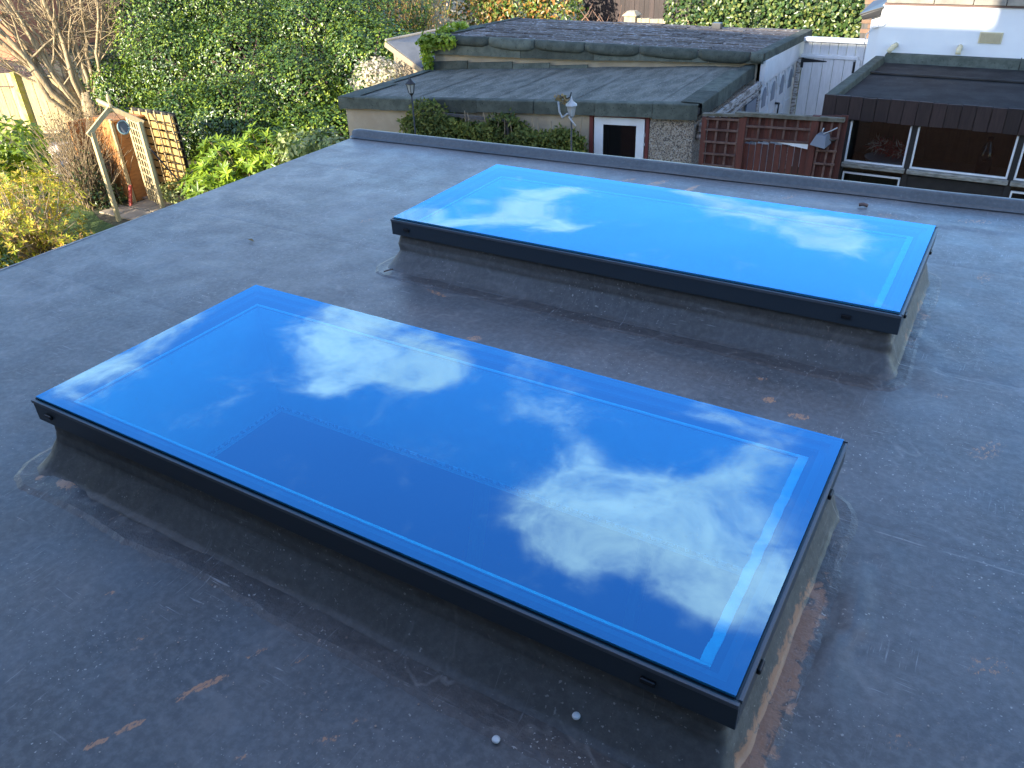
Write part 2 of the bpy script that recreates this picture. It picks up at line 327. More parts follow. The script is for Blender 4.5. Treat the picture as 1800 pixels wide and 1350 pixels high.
M_STONE = mat('buff_stone', (0.44, 0.36, 0.24), 0.9, c2=(0.34, 0.27, 0.17), scale=6, bump=0.005, stretch=(3, 3, 1))
M_DKWOOD = mat('dark_stained_board', (0.022, 0.012, 0.011), 0.6, c2=(0.036, 0.021, 0.018), scale=9, stretch=(5, 5, 0.6), speck=(0.16, 0.14, 0.13), speckscale=14, specklo=0.74, isl=0.3)
M_BLKWOOD = mat('black_timber', (0.012, 0.011, 0.010), 0.6, c2=(0.022, 0.02, 0.018), scale=8)
M_SILL = mat('weathered_sill', (0.33, 0.31, 0.26), 0.9, c2=(0.16, 0.15, 0.12), scale=12, stretch=(1, 4, 4), bump=0.004)
M_GRWOOD = mat('grey_timber', (0.11, 0.10, 0.09), 0.85, c2=(0.065, 0.06, 0.055), scale=7, stretch=(4, 4, .6))
M_RED = mat('red_stained_board', (0.115, 0.030, 0.018), 0.7, c2=(0.075, 0.024, 0.016), scale=6, stretch=(5, 5, .6), isl=0.25)
M_REDT = mat('weathered_red_trellis', (0.17, 0.10, 0.075), 0.85, c2=(0.10, 0.05, 0.038), scale=11, isl=0.15)
M_MOSSY = mat('mossy_rail', (0.16, 0.145, 0.11), 0.9, c2=(0.09, 0.08, 0.05), scale=9)
M_REDFR = mat('red_brown_frame', (0.14, 0.032, 0.026), 0.6)
M_DKGLASS = mat('dark_glass', (0.004, 0.005, 0.006), 0.05, spec=0.5)
M_GREYPL = mat('grey_plastic', (0.22, 0.25, 0.29), 0.35)
M_FLOOD = mat('weathered_grey_plastic', (0.13, 0.145, 0.165), 0.45)
M_DGREY = mat('dark_grey_plastic', (0.05, 0.05, 0.052), 0.4)
M_IRON = mat('black_iron', (0.012, 0.012, 0.013), 0.5)
M_LAMPG = mat('lamp_glass', (0.45, 0.45, 0.42), 0.15)
M_SILVER = mat('silver_paint', (0.42, 0.43, 0.43), 0.35)
M_SHED = mat('orange_shed_board', (0.56, 0.25, 0.075), 0.7, c2=(0.44, 0.18, 0.05), scale=6, stretch=(1, 1, 5), isl=0.12)
M_PALE = mat('pale_timber', (0.52, 0.41, 0.22), 0.8, c2=(0.42, 0.32, 0.16), scale=6, stretch=(5, 5, 1), isl=0.12)
M_GOLD = mat('golden_fence_board', (0.55, 0.36, 0.12), 0.8, c2=(0.44, 0.27, 0.08), scale=6, isl=0.12)
M_FENCE = mat('bleached_fence_board', (0.50, 0.39, 0.21), 0.85, c2=(0.36, 0.26, 0.13), scale=7, stretch=(5, 5, .7), isl=0.25)
M_ALGAE = mat('algae_post', (0.42, 0.40, 0.05), 0.9, c2=(0.48, 0.40, 0.16), scale=7)
M_BARK = mat('pale_bark', (0.46, 0.35, 0.20), 0.9, c2=(0.27, 0.195, 0.11), scale=9, bump=0.01, bscale=25, stretch=(2, 2, .5))
M_TWIG = mat('pale_twig', (0.42, 0.33, 0.20), 0.85, c2=(0.30, 0.22, 0.13), scale=6)
M_TWIGO = mat('golden_twig', (0.55, 0.37, 0.13), 0.8, c2=(0.46, 0.29, 0.09), scale=6)
M_TWIGR = mat('pinkish_twig', (0.42, 0.25, 0.17), 0.8, c2=(0.30, 0.17, 0.11), scale=6)
M_TWIGB = mat('brown_twig', (0.24, 0.17, 0.10), 0.85, c2=(0.32, 0.24, 0.13), scale=6)
M_TWIGP = mat('purple_brown_twig', (0.17, 0.11, 0.095), 0.85)
M_BRICK = mat('house_brick', (0.50, 0.20, 0.10), 0.9, c2=(0.36, 0.13, 0.07), scale=9, stretch=(1, 1, 4), bump=0.004)
M_TILE = mat('roof_tile', (0.16, 0.07, 0.05), 0.85, c2=(0.10, 0.05, 0.04), scale=5)
M_CREAM = mat('cream_cladding', (0.30, 0.235, 0.155), 0.7, isl=0.05)
M_SLATE = mat('grey_lean_to_roof', (0.075, 0.085, 0.10), 0.6, c2=(0.10, 0.11, 0.125), scale=4)
M_RUBBLE = mat('rubble', (0.46, 0.40, 0.34), 0.9, c2=(0.34, 0.26, 0.2), scale=4, isl=0.35)
M_SLAB = mat('paving_slab', (0.36, 0.29, 0.2), 0.9, c2=(0.28, 0.22, 0.15), scale=4, isl=0.12)
M_GROUND = mat('garden_soil', (0.11, 0.085, 0.05), 0.95, c2=(0.075, 0.085, 0.035), scale=1.5, bump=0.03, bscale=12)
M_LAWN = mat('lawn', (0.05, 0.095, 0.018), 0.9, c2=(0.075, 0.115, 0.022), scale=3, bump=0.03, bscale=40)
M_CAP = mat('white_cap', (0.78, 0.78, 0.76), 0.4)
M_GRIT = mat('mortar_grit', (0.40, 0.36, 0.32), 0.9, c2=(0.36, 0.22, 0.15), scale=8)
M_TEAL = mat('teal_enamel', (0.22, 0.33, 0.34), 0.4)
M_REDP = mat('red_paint', (0.50, 0.06, 0.035), 0.5)
M_TINSEL = mat('tinsel_red', (0.30, 0.02, 0.02), 0.35)
M_TINSELW = mat('tinsel_pale', (0.6, 0.55, 0.5), 0.35)
M_PINE = mat('pine_lining', (0.10, 0.055, 0.025), 0.7, c2=(0.07, 0.036, 0.016), scale=5, stretch=(5, 5, .6), isl=.1)

L_HOLLY = leafmat('holly_leaf', [(0.018, 0.042, 0.007), (0.04, 0.088, 0.012), (0.075, 0.14, 0.016), (0.18, 0.24, 0.028)], 0.33, 0.5, 0.12)
L_RHOD = leafmat('rhododendron_leaf', [(0.13, 0.23, 0.02), (0.22, 0.33, 0.025), (0.32, 0.42, 0.03)], 0.35, 0.5, 0.25)
L_VARI = leafmat('variegated_leaf', [(0.10, 0.16, 0.03), (0.30, 0.36, 0.10), (0.48, 0.50, 0.22)], 0.4, 0.5, 0.25)
L_PIER = leafmat('pieris_leaf', [(0.26, 0.33, 0.03), (0.50, 0.48, 0.04), (0.62, 0.52, 0.05), (0.56, 0.30, 0.10), (0.40, 0.45, 0.04)], 0.45, 0.4, 0.3)
L_BRIGHT = leafmat('bright_leaf', [(0.14, 0.24, 0.02), (0.30, 0.40, 0.03), (0.40, 0.46, 0.06)], 0.4, 0.5, 0.3)
L_DARK = leafmat('dark_leaf', [(0.018, 0.040, 0.014), (0.035, 0.065, 0.02), (0.05, 0.09, 0.03)], 0.4, 0.5, 0.15)
L_IVY = leafmat('ivy_leaf', [(0.025, 0.055, 0.016), (0.05, 0.10, 0.025), (0.09, 0.14, 0.035), (0.22, 0.24, 0.07)], 0.35, 0.5, 0.15)
L_PHOT = leafmat('photinia_leaf', [(0.05, 0.11, 0.02), (0.10, 0.18, 0.03), (0.20, 0.24, 0.05), (0.40, 0.15, 0.04), (0.08, 0.14, 0.02)], 0.35, 0.5, 0.2)
L_CLIMB = leafmat('climber_leaf', [(0.06, 0.09, 0.02), (0.14, 0.18, 0.035), (0.26, 0.26, 0.06)], 0.6, 0.3, 0.25)
L_DRY = leafmat('dry_leaf', [(0.22, 0.15, 0.07), (0.32, 0.22, 0.10), (0.16, 0.15, 0.05)], 0.7, 0.3, 0.2)
L_BLOSS = leafmat('pale_blossom', [(0.52, 0.46, 0.36), (0.62, 0.56, 0.46), (0.35, 0.34, 0.16)], 0.7, 0.3, 0.3)

# ------------------------------------------------------------------ builders
LOC = {}
def base_of(o):
    while o.parent is not None: o = o.parent
    return np.array(LOC.get(o.name, (0, 0, 0)), float)
def thing(name, label, cat, loc=(0, 0, 0), group=None, kind=None):
    o = bpy.data.objects.new(name, None); COL.objects.link(o); o.location = loc; o.empty_display_size = 0.1
    LOC[o.name] = tuple(loc)
    tag(o, label, cat, group, kind); return o
def tag(o, label=None, cat=None, group=None, kind=None):
    if label: o['label'] = label
    if cat: o['category'] = cat
    if group: o['group'] = group
    if kind: o['kind'] = kind
    return o
def link_mesh(name, me, m, parent=None):
    if m is not None: me.materials.append(m)
    o = bpy.data.objects.new(name, me); COL.objects.link(o)
    if parent is not None: o.parent = parent
    else: LOC[o.name] = (0, 0, 0)
    return o
class MB:
    """collects shapes in world metres, then links them as one mesh object"""
    def __init__(s): s.v = []; s.f = []; s.sm = []
    def add(s, vs, fs, smooth=False):
        k = len(s.v); s.v += [tuple(map(float, p)) for p in vs]
        for f in fs: s.f.append([k + i for i in f]); s.sm.append(smooth)
        return s
    def hexa(s, p):      # p: 4 bottom (ccw from above), 4 top
        return s.add(p, [(3, 2, 1, 0), (4, 5, 6, 7), (0, 1, 5, 4), (1, 2, 6, 5), (2, 3, 7, 6), (3, 0, 4, 7)])
    def box(s, lo, hi):
        (a, b, c), (d, e, f) = lo, hi
        return s.hexa([(a, b, c), (d, b, c), (d, e, c), (a, e, c), (a, b, f), (d, b, f), (d, e, f), (a, e, f)])
    def bar(s, a, b, w, h, up=(0, 0, 1), bev=0.0):
        """rectangular bar from a to b, w across, h along up"""
        a, b, up = Vn(*a), Vn(*b), Vn(*up)
        d = b - a; d /= np.linalg.norm(d); x = np.cross(d, up); x /= np.linalg.norm(x); u = np.cross(x, d)
        c = []
        for p in (a, b):
            c += [p - x * w / 2 - u * h / 2, p + x * w / 2 - u * h / 2, p + x * w / 2 + u * h / 2, p - x * w / 2 + u * h / 2]
        return s.add(c, [(0, 1, 2, 3), (7, 6, 5, 4), (0, 4, 5, 1), (1, 5, 6, 2), (2, 6, 7, 3), (3, 7, 4, 0)])
    def slab(s, quad, th):   # quad: 4 points of the top (ccw from above), th: vertical thickness
        return s.hexa([(x, y, z - th) for x, y, z in quad] + list(quad))
    def tube(s, pts, rad, n=6, cap=True):
        pts = [Vn(*p) for p in pts]; m = len(pts)
        if not hasattr(rad, '__len__'): rad = [rad] * m
        prev = None; vs = []
        for i, p in enumerate(pts):
            d = pts[min(i + 1, m - 1)] - pts[max(i - 1, 0)]; L = np.linalg.norm(d); d = d / L if L > 1e-9 else Vn(0, 0, 1)
            if prev is None: x = np.cross(d, Vn(0, 0, 1) if abs(d[2]) < .9 else Vn(1, 0, 0))
            else: x = prev - d * prev.dot(d)
            x /= max(1e-9, np.linalg.norm(x)); prev = x; y = np.cross(d, x)
            vs += [p + (x * math.cos(2 * math.pi * k / n) + y * math.sin(2 * math.pi * k / n)) * rad[i] for k in range(n)]
        fs = [(i * n + k, i * n + (k + 1) % n, (i + 1) * n + (k + 1) % n, (i + 1) * n + k) for i in range(m - 1) for k in range(n)]
        if cap: fs += [tuple(range(n - 1, -1, -1)), tuple(range((m - 1) * n, m * n))]
        return s.add(vs, fs, True)
    def lathe(s, c, prof, n=12):  # prof: (r, z)
        vs = [(c[0] + r * math.cos(2 * math.pi * k / n), c[1] + r * math.sin(2 * math.pi * k / n), c[2] + z) for r, z in prof for k in range(n)]
        fs = [(i * n + k, i * n + (k + 1) % n, (i + 1) * n + (k + 1) % n, (i + 1) * n + k) for i in range(len(prof) - 1) for k in range(n)]
        fs += [tuple(range(n - 1, -1, -1)), tuple(range((len(prof) - 1) * n, len(prof) * n))]
        return s.add(vs, fs, n > 8)
    def prism(s, poly, d):   # poly: 3d points (planar), d: extrusion vector
        n = len(poly); P = [Vn(*p) for p in poly]; d = Vn(*d)
        return s.add(P + [p + d for p in P], [tuple(range(n - 1, -1, -1)), tuple(range(n, 2 * n))] + [(i, (i + 1) % n, n + (i + 1) % n, n + i) for i in range(n)])
    def build(s, name, m, parent=None, bevel=0.0, **tg):
        b = base_of(parent) if parent is not None else Vn(0, 0, 0)
        me = bpy.data.meshes.new(name); me.from_pydata([(x - b[0], y - b[1], z - b[2]) for x, y, z in s.v], [], s.f); me.update()
        if any(s.sm): me.polygons.foreach_set('use_smooth', s.sm)
        o = link_mesh(name, me, m, parent)
        if bevel > 0:
            md = o.modifiers.new('bevel', 'BEVEL'); md.width = bevel; md.segments = 2; md.limit_method = 'ANGLE'; md.angle_limit = R(40)
        if tg: tag(o, **tg)
        return o
def box(name, lo, hi, m, parent=None, bevel=0.0, **tg): return MB().box(lo, hi).build(name, m, parent, bevel, **tg)
def fixnormals(o):
    import bmesh
    bm = bmesh.new(); bm.from_mesh(o.data); bmesh.ops.recalc_face_normals(bm, faces=bm.faces); bm.to_mesh(o.data); bm.free()

def leaf_mesh(name, P, N, L, Wd, m, parent=None, fold=0.25, droop=0.0, axis=None, **tg):
    """many folded leaves as one mesh: P points, N face normals, L lengths, Wd widths"""
    n = len(P); b = base_of(parent) if parent is not None else Vn(0, 0, 0)
    P = np.asarray(P) - b
    N = N / np.linalg.norm(N, axis=1, keepdims=True)
    if axis is None: axis = RNG.normal(size=(n, 3))
    A = axis - N * (axis * N).sum(1, keepdims=True); A /= np.maximum(1e-6, np.linalg.norm(A, axis=1, keepdims=True))
    B = np.cross(N, A)
    L = np.broadcast_to(L, (n,))[:, None]; Wd = np.broadcast_to(Wd, (n,))[:, None]
    v = np.empty((n, 4, 3))
    v[:, 0] = P; mid = P + A * L * 0.45
    v[:, 1] = mid + B * Wd * 0.5 + N * Wd * fold; v[:, 2] = P + A * L - N * L * droop; v[:, 3] = mid - B * Wd * 0.5 + N * Wd * fold
    me = bpy.data.meshes.new(name)
    me.vertices.add(n * 4); me.vertices.foreach_set('co', v.reshape(-1))
    k = np.arange(n)[:, None] * 4
    idx = (k + np.array([[0, 1, 2, 0, 2, 3]])).reshape(-1)
    me.loops.add(n * 6); me.loops.foreach_set('vertex_index', idx.astype(np.int32))
    me.polygons.add(n * 2); me.polygons.foreach_set('loop_start', (np.arange(n * 2) * 3).astype(np.int32)); me.polygons.foreach_set('loop_total', np.full(n * 2, 3, np.int32))
    me.update(calc_edges=True); me.validate()
    o = link_mesh(name, me, m, parent)
    if tg: tag(o, **tg)
    return o
def unit(n):
    v = RNG.normal(size=(n, 3)); return v / np.linalg.norm(v, axis=1, keepdims=True)
def nz(P, sc):   # cheap value noise field from summed sines
    P = np.asarray(P) * sc
    return (np.sin(P[:, 0] * 1.7 + 1.3 * np.sin(P[:, 1] * 1.1)) + np.sin(P[:, 1] * 1.9 + 1.2 * np.sin(P[:, 2] * 1.3 + 2)) + np.sin(P[:, 2] * 2.1 + 1.4 * np.sin(P[:, 0] * .9 + 1))) / 3
def lobes(spec, n, shell=0.75, gap=-0.55, gsc=3.0):
    """leaf points spread through the outer shell of several ellipsoid lobes; spec: (centre, radii, share)"""
    tot = sum(s[2] for s in spec); Ps, Ns = [], []
    for c, r, w in spec:
        k = int(n * w / tot); d = unit(k)
        rr = shell + (1.08 - shell) * RNG.random((k, 1)) ** 0.7
        rr = rr * (1 + 0.16 * nz(d * 3 + np.array(c), 1.3)[:, None])
        p = np.array(c) + d * np.array(r) * rr
        Ps.append(p); Ns.append(d / np.array(r))
    P = np.vstack(Ps); N = np.vstack(Ns); N /= np.linalg.norm(N, axis=1, keepdims=True)
    keep = nz(P, gsc) > gap
    return P[keep], N[keep]
def foliage(name, spec, n, L, m, parent, wr=0.5, jit=0.7, gap=-0.55, gsc=3.0, shell=0.75, up=0.25, ax=None, **kw):
    P, N = lobes(spec, n, shell, gap, gsc)
    k = len(P); Nn = N + unit(k) * jit + np.array([0, 0, up])
    l = L * (0.7 + 0.6 * RNG.random(k))
    return leaf_mesh(name, P, Nn, l, l * wr, m, parent, **kw)
def rosettes(name, P, D, per, L, Wd, m, parent, spread=0.8, **kw):
    """whorls of leaves at the tips P pointing along D"""
    k = len(P); D = D / np.linalg.norm(D, axis=1, keepdims=True)
    X = np.cross(D, unit(k)); X /= np.linalg.norm(X, axis=1, keepdims=True); Y = np.cross(D, X)
    PP, NN, AA = [], [], []
    for j in range(per):
        a = 2 * math.pi * j / per + RNG.random((k, 1)) * .6; out = X * np.cos(a) + Y * np.sin(a)
        AA.append(out * spread + D * (1 - spread) * (0.4 + RNG.random((k, 1)))); NN.append(D - out * 0.35 + unit(k) * .15); PP.append(P)
    P, N, A = np.vstack(PP), np.vstack(NN), np.vstack(AA)
    l = L * (0.7 + 0.5 * RNG.random(len(P)))
    return leaf_mesh(name, P, N, l, l * Wd, m, parent, axis=A, **kw)
def grow(mb, p, d, length, r, depth, rnd, split=(2, 3), bend=.25, upw=.15, shrink=.68, n=5, spread=.5, tips=None):
    """a limb with side shoots"""
    pts = [Vn(*p)]; d = Vn(*d) / np.linalg.norm(d); seg = 4 if depth > 0 else 3; rad = [r]
    for i in range(seg):
        d = d + np.array([rnd.gauss(0, bend), rnd.gauss(0, bend), rnd.gauss(0, bend) + upw]) * .5; d /= np.linalg.norm(d)
        pts.append(pts[-1] + d * length / seg); rad.append(r * (1 - .45 * (i + 1) / seg))
    mb.tube(pts, rad, n if r > .012 else 3, cap=False)
    if tips is not None and depth == 0: tips.append((pts[-1], d))
    if depth > 0:
        for i in range(rnd.randint(*split)):
            q = rnd.randint(1, seg) if i else seg
            e = d + np.array([rnd.gauss(0, spread), rnd.gauss(0, spread), rnd.gauss(0, spread)])
            grow(mb, pts[q], e, length * shrink * rnd.uniform(.75, 1.2), rad[q] * .72, depth - 1, rnd, split, bend, upw, shrink, n, spread, tips)

# ------------------------------------------------------------------ ground
G = -2.8
MB().add([(-200, -120, G), (200, -120, G), (200, 260, G), (-200, 260, G)], [(0, 1, 2, 3)]).build('ground', M_GROUND, kind='structure')
MB().add([(-18.5, 3.2, G + .004), (-9.2, 3.2, G + .004), (-10.0, 7.0, G + .004), (-12.9, 7.5, G + .004), (-15.6, 8.6, G + .004), (-18.5, 8.8, G + .004)], [(0, 1, 2, 3, 4, 5)]).build('lawn', M_LAWN, kind='structure')
patio = bpy.data.objects.new('garden_path', None); COL.objects.link(patio); LOC[patio.name] = (0, 0, 0); tag(patio, kind='structure')
for i in range(5):
    for j in range(3):
        x, y = -13.2 + i * .46 + (.2 if j % 2 else 0), 7.7 + j * .42
        MB().box((x, y, G), (x + .44, y + .40, G + .03 + random.random() * .012)).build('paving_slab', M_SLAB, patio, 0.01)

# ------------------------------------------------------------------ the extension and its flat roof
KY = lambda x: 5.09 + 0.052 * (x + 4.6)        # inner foot of the kerb
SKY = [(-2.71, -0.205, 1.144, 2.184), (-2.69, -0.198, 3.145, 4.178)]   # glass rectangles
ext = thing('extension', 'flat roofed house extension covered in dark grey rubber sheet around two skylights', 'flat roof', (-1.0, 2.4, G))
def roof_h(x, y):
    z = 0.0022 * noise.noise((x * 2.2, y * 2.2, 0)) + 0.0012 * noise.noise((x * 7, y * 7, 3))
    def ridge(ax, ay, bx, by, w, h):
        dx, dy = bx - ax, by - ay; L2 = dx * dx + dy * dy
        t = max(0, min(1, ((x - ax) * dx + (y - ay) * dy) / L2)); q = (x - ax - t * dx) ** 2 + (y - ay - t * dy) ** 2
        return h * math.exp(-q / (w * w)) * (0.6 + .4 * math.sin(math.pi * min(1, max(0, t))))
    # folds in the sheet to the right of the near skylight, ripples along the kerb and beside the far skylight
    z += ridge(-.05, 1.95, -.035, 1.72, .024, .013) + ridge(-.035, 1.72, -.075, 1.60, .024, .012) + ridge(-.085, 1.9, -.075, 1.74, .02, .007) + ridge(-.07, 1.60, -.09, 1.42, .03, .006)
    z += ridge(-.06, 1.62, -.02, 1.40, .03, .006) + ridge(.0, 2.05, .03, 1.9, .03, .005)
    z += ridge(-.06, 3.9, -.03, 3.55, .03, .007) + ridge(-.03, 3.3, -.05, 3.1, .03, .007) + ridge(-.1, 3.5, -.02, 3.35, .025, .006)
    z += ridge(-.95, 5.0, -.2, 5.08, .02, .006) + ridge(-.6, 4.9, .3, 5.02, .025, .006) + ridge(-1.6, 5.02, -1.0, 4.96, .02, .004)
    z += ridge(-2.62, 1.09, -2.45, 1.05, .035, .012) + ridge(-2.2, .66, -1.85, .50, .03, .004) + ridge(-1.7, .62, -1.62, .42, .03, .004)
    return z
def sheet(y0, y1, z0, dx=.023, skew=True):
    xs = np.arange(-4.70, 3.001, dx); ny = max(2, int(round((y1 - y0) / dx)))
    vs, fs = [], []
    for j in range(ny + 1):
        for x in xs:
            top = KY(x) + .03 if y1 > 5 else y1
            y = y0 + (top - y0) * j / ny; dip = 0.004 * max(0, min(1, (y - y1 + .09) / .05)) if y1 < 5 else 0
            dip += 0.0028 * max(0, 1 - (y - y0) / .045) if y0 > 0 else 0
            vs.append((x, y, roof_h(x, y) + z0 - dip))
    nx = len(xs)
    for j in range(ny):
        for i in range(nx - 1):
            a = j * nx + i; c = [(vs[a][k] + vs[a + nx + 1][k]) / 2 for k in (0, 1)]
            if any(q[0] + .06 < c[0] < q[1] - .06 and q[2] + .06 < c[1] < q[3] - .06 for q in SKY): continue
            fs.append((a, a + 1, a + nx + 1, a + nx))
    k = len(vs)
    mb = MB().add(vs[:k], fs, True)
    mb.build('membrane_sheet', M_ROOF, ext)
sheet(-.70, 2.26, 0.0); sheet(2.14, 3.34, 0.001); sheet(3.218, 4.48, 0.002, .034); sheet(4.355, 5.4, 0.003, .034)
# left drip edge
prof = [(-4.69, .0015), (-4.715, .0), (-4.728, -.010), (-4.73, -.09), (-4.722, -.10), (-4.70, -.10)]
MB().add([(x, y, z) for y in (-.7, 5.12) for x, z in prof], [(i, i + 1, i + 7, i + 6) for i in range(5)]).build('edge_trim', M_ROOF, ext)
# raised kerb across the back
kp = [(-.012, .010), (.012, .013), (.028, .024), (.040, .046), (.052, .058), (.075, .063), (.098, .060), (.108, .046), (.110, -.12), (.09, -.12)]
xs = np.concatenate([[-4.735, -4.733, -4.72, -4.68], np.arange(-4.6, 3.01, .1)]); vs, fs = [], []
for i, x in enumerate(xs):
    k = (0, .55, .85, 1.0)[i] if i < 4 else 1
    wob = .004 * noise.noise((x * 1.7, 0, 0))
    for dy, z in kp:
        c = .05
        vs.append((x, KY(x) + c + (dy - c) * (k if z > 0 else 1) + wob, (z * (.35 + .65 * k) if z > 0 else z) + .5 * wob))
nk = len(kp)
for i in range(len(xs) - 1): fs += [(i * nk + j, i * nk + j + 1, (i + 1) * nk + j + 1, (i + 1) * nk + j) for j in range(nk - 1)]
fs.append(tuple(range(nk)))
o = MB().add(vs, fs, True).build('kerb', M_KERB, ext); fixnormals(o)
# walls, ceiling and floor of the room below
for lo, hi in (((-4.68, -.7, G), (-4.45, 5.15, -.02)), ((2.8, -.7, G), (3.0, 5.3, -.02)), ((-4.45, -.7, G), (2.8, -.5, -.02)), ((-4.45, 4.95, G), (2.8, 5.15, -.02))):
    box('wall', lo, hi, M_BRICK, ext)
cb = MB()
ys = [(-.5, SKY[0][2] + .0875), (SKY[0][3] - .0875, SKY[1][2] + .0875), (SKY[1][3] - .0875, 4.95)]
for a, b_ in ys: cb.box((-4.45, a, -.33), (2.8, b_, -.312))
for q in SKY: cb.box((-4.45, q[2] + .0875, -.33), (q[0] + .0875, q[3] - .0875, -.312)); cb.box((q[1] - .0875, q[2] + .0875, -.33), (2.8, q[3] - .0875, -.312))
cb.build('ceiling', M_PLAST, ext)
box('room_floor', (-4.45, -.5, G + .01), (2.8, 4.95, G + .02), M_ROOM, ext)
for lo, hi in (((-4.45, -.5, G + .02), (-4.43, 4.95, -.34)), ((2.78, -.5, G + .02), (2.8, 4.95, -.34)), ((-4.43, -.5, G + .02), (2.78, -.48, -.34)), ((-4.43, 4.93, G + .02), (2.78, 4.95, -.34))):
    box('room_wall', lo, hi, M_ROOM, ext)
for x in (-2.05, -1.1): MB().bar((x, 2.35, G + .03), (x + .1, 2.95, -.34), .09, .05, (1, 0, 0)).build('timber_stud', M_PALE, ext)

def skylight(q, label, seed, plugs):
    x0, x1, y0, y1 = q; rnd = random.Random(seed)
    t = thing('skylight', label, 'skylight', ((x0 + x1) / 2, (y0 + y1) / 2, 0), 'flat glass skylights on the rubber roof')
    # upstand wrapped in rubber: loop round the rectangle, several levels
    def loop(step, r=.03):
        pts = []
        for (cx, cy, a0) in ((x1 - r, y0 + r, -90), (x1 - r, y1 - r, 0), (x0 + r, y1 - r, 90), (x0 + r, y0 + r, 180)):
            for k in range(5):
                a = R(a0 + k * 22.5); pts.append((cx + r * math.cos(a), cy + r * math.sin(a), math.cos(a), math.sin(a), 1.0))
            nxt = {-90: (x1, y0 + r, x1, y1 - r), 0: (x1 - r, y1, x0 + r, y1), 90: (x0, y1 - r, x0, y0 + r), 180: (x0 + r, y0, x1 - r, y0)}[a0]
            L = math.hypot(nxt[2] - nxt[0], nxt[3] - nxt[1]); n = int(L / step)
            nxn = {-90: (1, 0), 0: (0, 1), 90: (-1, 0), 180: (0, -1)}[a0]
            for k in range(1, n):
                f = k / n; d = min(f, 1 - f) * L
                pts.append((nxt[0] + (nxt[2] - nxt[0]) * f, nxt[1] + (nxt[3] - nxt[1]) * f, *nxn, math.exp(-d / .05)))
        return pts
    lp = loop(.022); n = len(lp)
    lev = [(.20, -.016, 0), (.172, -.012, .001), (.13, -.006, .002), (.118, -.0050, .002), (.114, -.0015, .002), (.092, .001, .002), (.084, .004, .003), (.076, .011, .003), (.066, .021, .003), (.042, .046, .004), (.018, .070, .004), (.011, .079, .004), (.007, .090, .005), (.003, .100, .004), (-.004, .104, .002)]
    fil = lambda nx, ny: .40 + .60 * max(0.0, -ny) ** 2
    vs = []
    for z, of, am in lev:
        for (x, y, nx, ny, cn) in lp:
            w = noise.noise((x * 6 + seed, y * 6, z * 7)) * am * 1.2 + noise.noise((x * 25, y * 25, z * 25 + seed)) * am * .55 + cn * noise.noise((x * 19, y * 19, z * 21 + seed)) * am * 4.6
            lap = .004 if .105 < z < .115 else 0
            dz = noise.noise((x * 4, y * 4, seed + 5)) * (.012 if .11 < z < .12 else .003) if 0 < z < .15 else 0
            fs_ = fil(nx, ny) if of > 0 else 1.0; vs.append((x + nx * (of * fs_ + w), y + ny * (of * fs_ + w), z + dz))
    m = len(lev)
    fs = [(l * n + i, (l + 1) * n + i, (l + 1) * n + (i + 1) % n, l * n + (i + 1) % n) for l in range(m - 1) for i in range(n)]
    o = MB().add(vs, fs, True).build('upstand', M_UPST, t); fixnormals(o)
    # flashing strip bonded to the roof round the foot
    vs = []
    wid = lambda nx, ny: .115 + .08 * max(0.0, -ny) ** 2
    for of in (-.02, .01, .03, .05, None, 'e'):
        for (x, y, nx, ny, cn) in lp:
            wv = wid(nx, ny) + .016 * noise.noise((x * 3, y * 3, seed)) + .006 * noise.noise((x * 14, y * 14, seed))
            k = wv if of == 'e' else (wv - .035 if of is None else min(of + .104 * fil(nx, ny), wv - .045))
            px, py = x + nx * k, y + ny * k
            zz = roof_h(px, py) + (.0048 if of != 'e' else -.001) + .0015 * noise.noise((x * 11 + k * 20, y * 11, seed)) + .0015 * noise.noise((px * 40, py * 40, 1))
            vs.append((px, py, zz - (.0 if of != 'e' else .002)))
    fs = [(l * n + i, (l + 1) * n + i, (l + 1) * n + (i + 1) % n, l * n + (i + 1) % n) for l in range(5) for i in range(n)]
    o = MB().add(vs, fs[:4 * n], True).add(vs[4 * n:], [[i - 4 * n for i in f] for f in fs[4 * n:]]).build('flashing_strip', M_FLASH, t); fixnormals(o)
    # aluminium frame: four side bars with a thin upper lip each
    e, zt, zb = .012, .256, .176
    for lo, hi in (((x0 - e, y0 - e, zb), (x1 + e, y0 + .002, zt)), ((x0 - e, y1 - .002, zb), (x1 + e, y1 + e, zt)), ((x0 - e, y0 + .002, zb), (x0 + .002, y1 - .002, zt)), ((x1 - .002, y0 + .002, zb), (x1 + e, y1 - .002, zt))):
        fb = box('frame_bar', lo, hi, M_FRAME, t, .0025)
        s = -1 if hi[1] < y0 + .1 and hi[0] - lo[0] > .5 else 1
        if hi[0] - lo[0] > .5:
            yy = (lo[1] - .003, lo[1] + .006) if s < 0 else (hi[1] - .006, hi[1] + .003)
            box('lip', (lo[0], yy[0], zt - .008), (hi[0], yy[1], zt + .004), M_LIP, fb, .001)
        else:
            xx = (lo[0] - .003, lo[0] + .006) if lo[0] < x0 + .1 and hi[0] < x0 + .1 else (hi[0] - .006, hi[0] + .003)
            box('lip', (xx[0], y0 + .002, zt - .008), (xx[1], y1 - .002, zt + .004), M_LIP, fb, .001)
    for (side, f) in plugs:
        zc = .214
        if side == 'front': a = (x0 + (x1 - x0) * f, y0 - e); lo, hi = (a[0] - .019, a[1] - .010, zc - .008), (a[0] + .019, a[1] + .001, zc + .008)
        else: a = (x1 + e, y0 + (y1 - y0) * f); lo, hi = (a[0] - .001, a[1] - .019, zc - .008), (a[0] + .010, a[1] + .019, zc + .008)
        box('drain_cap', lo, hi, M_PLUG, t, .004)
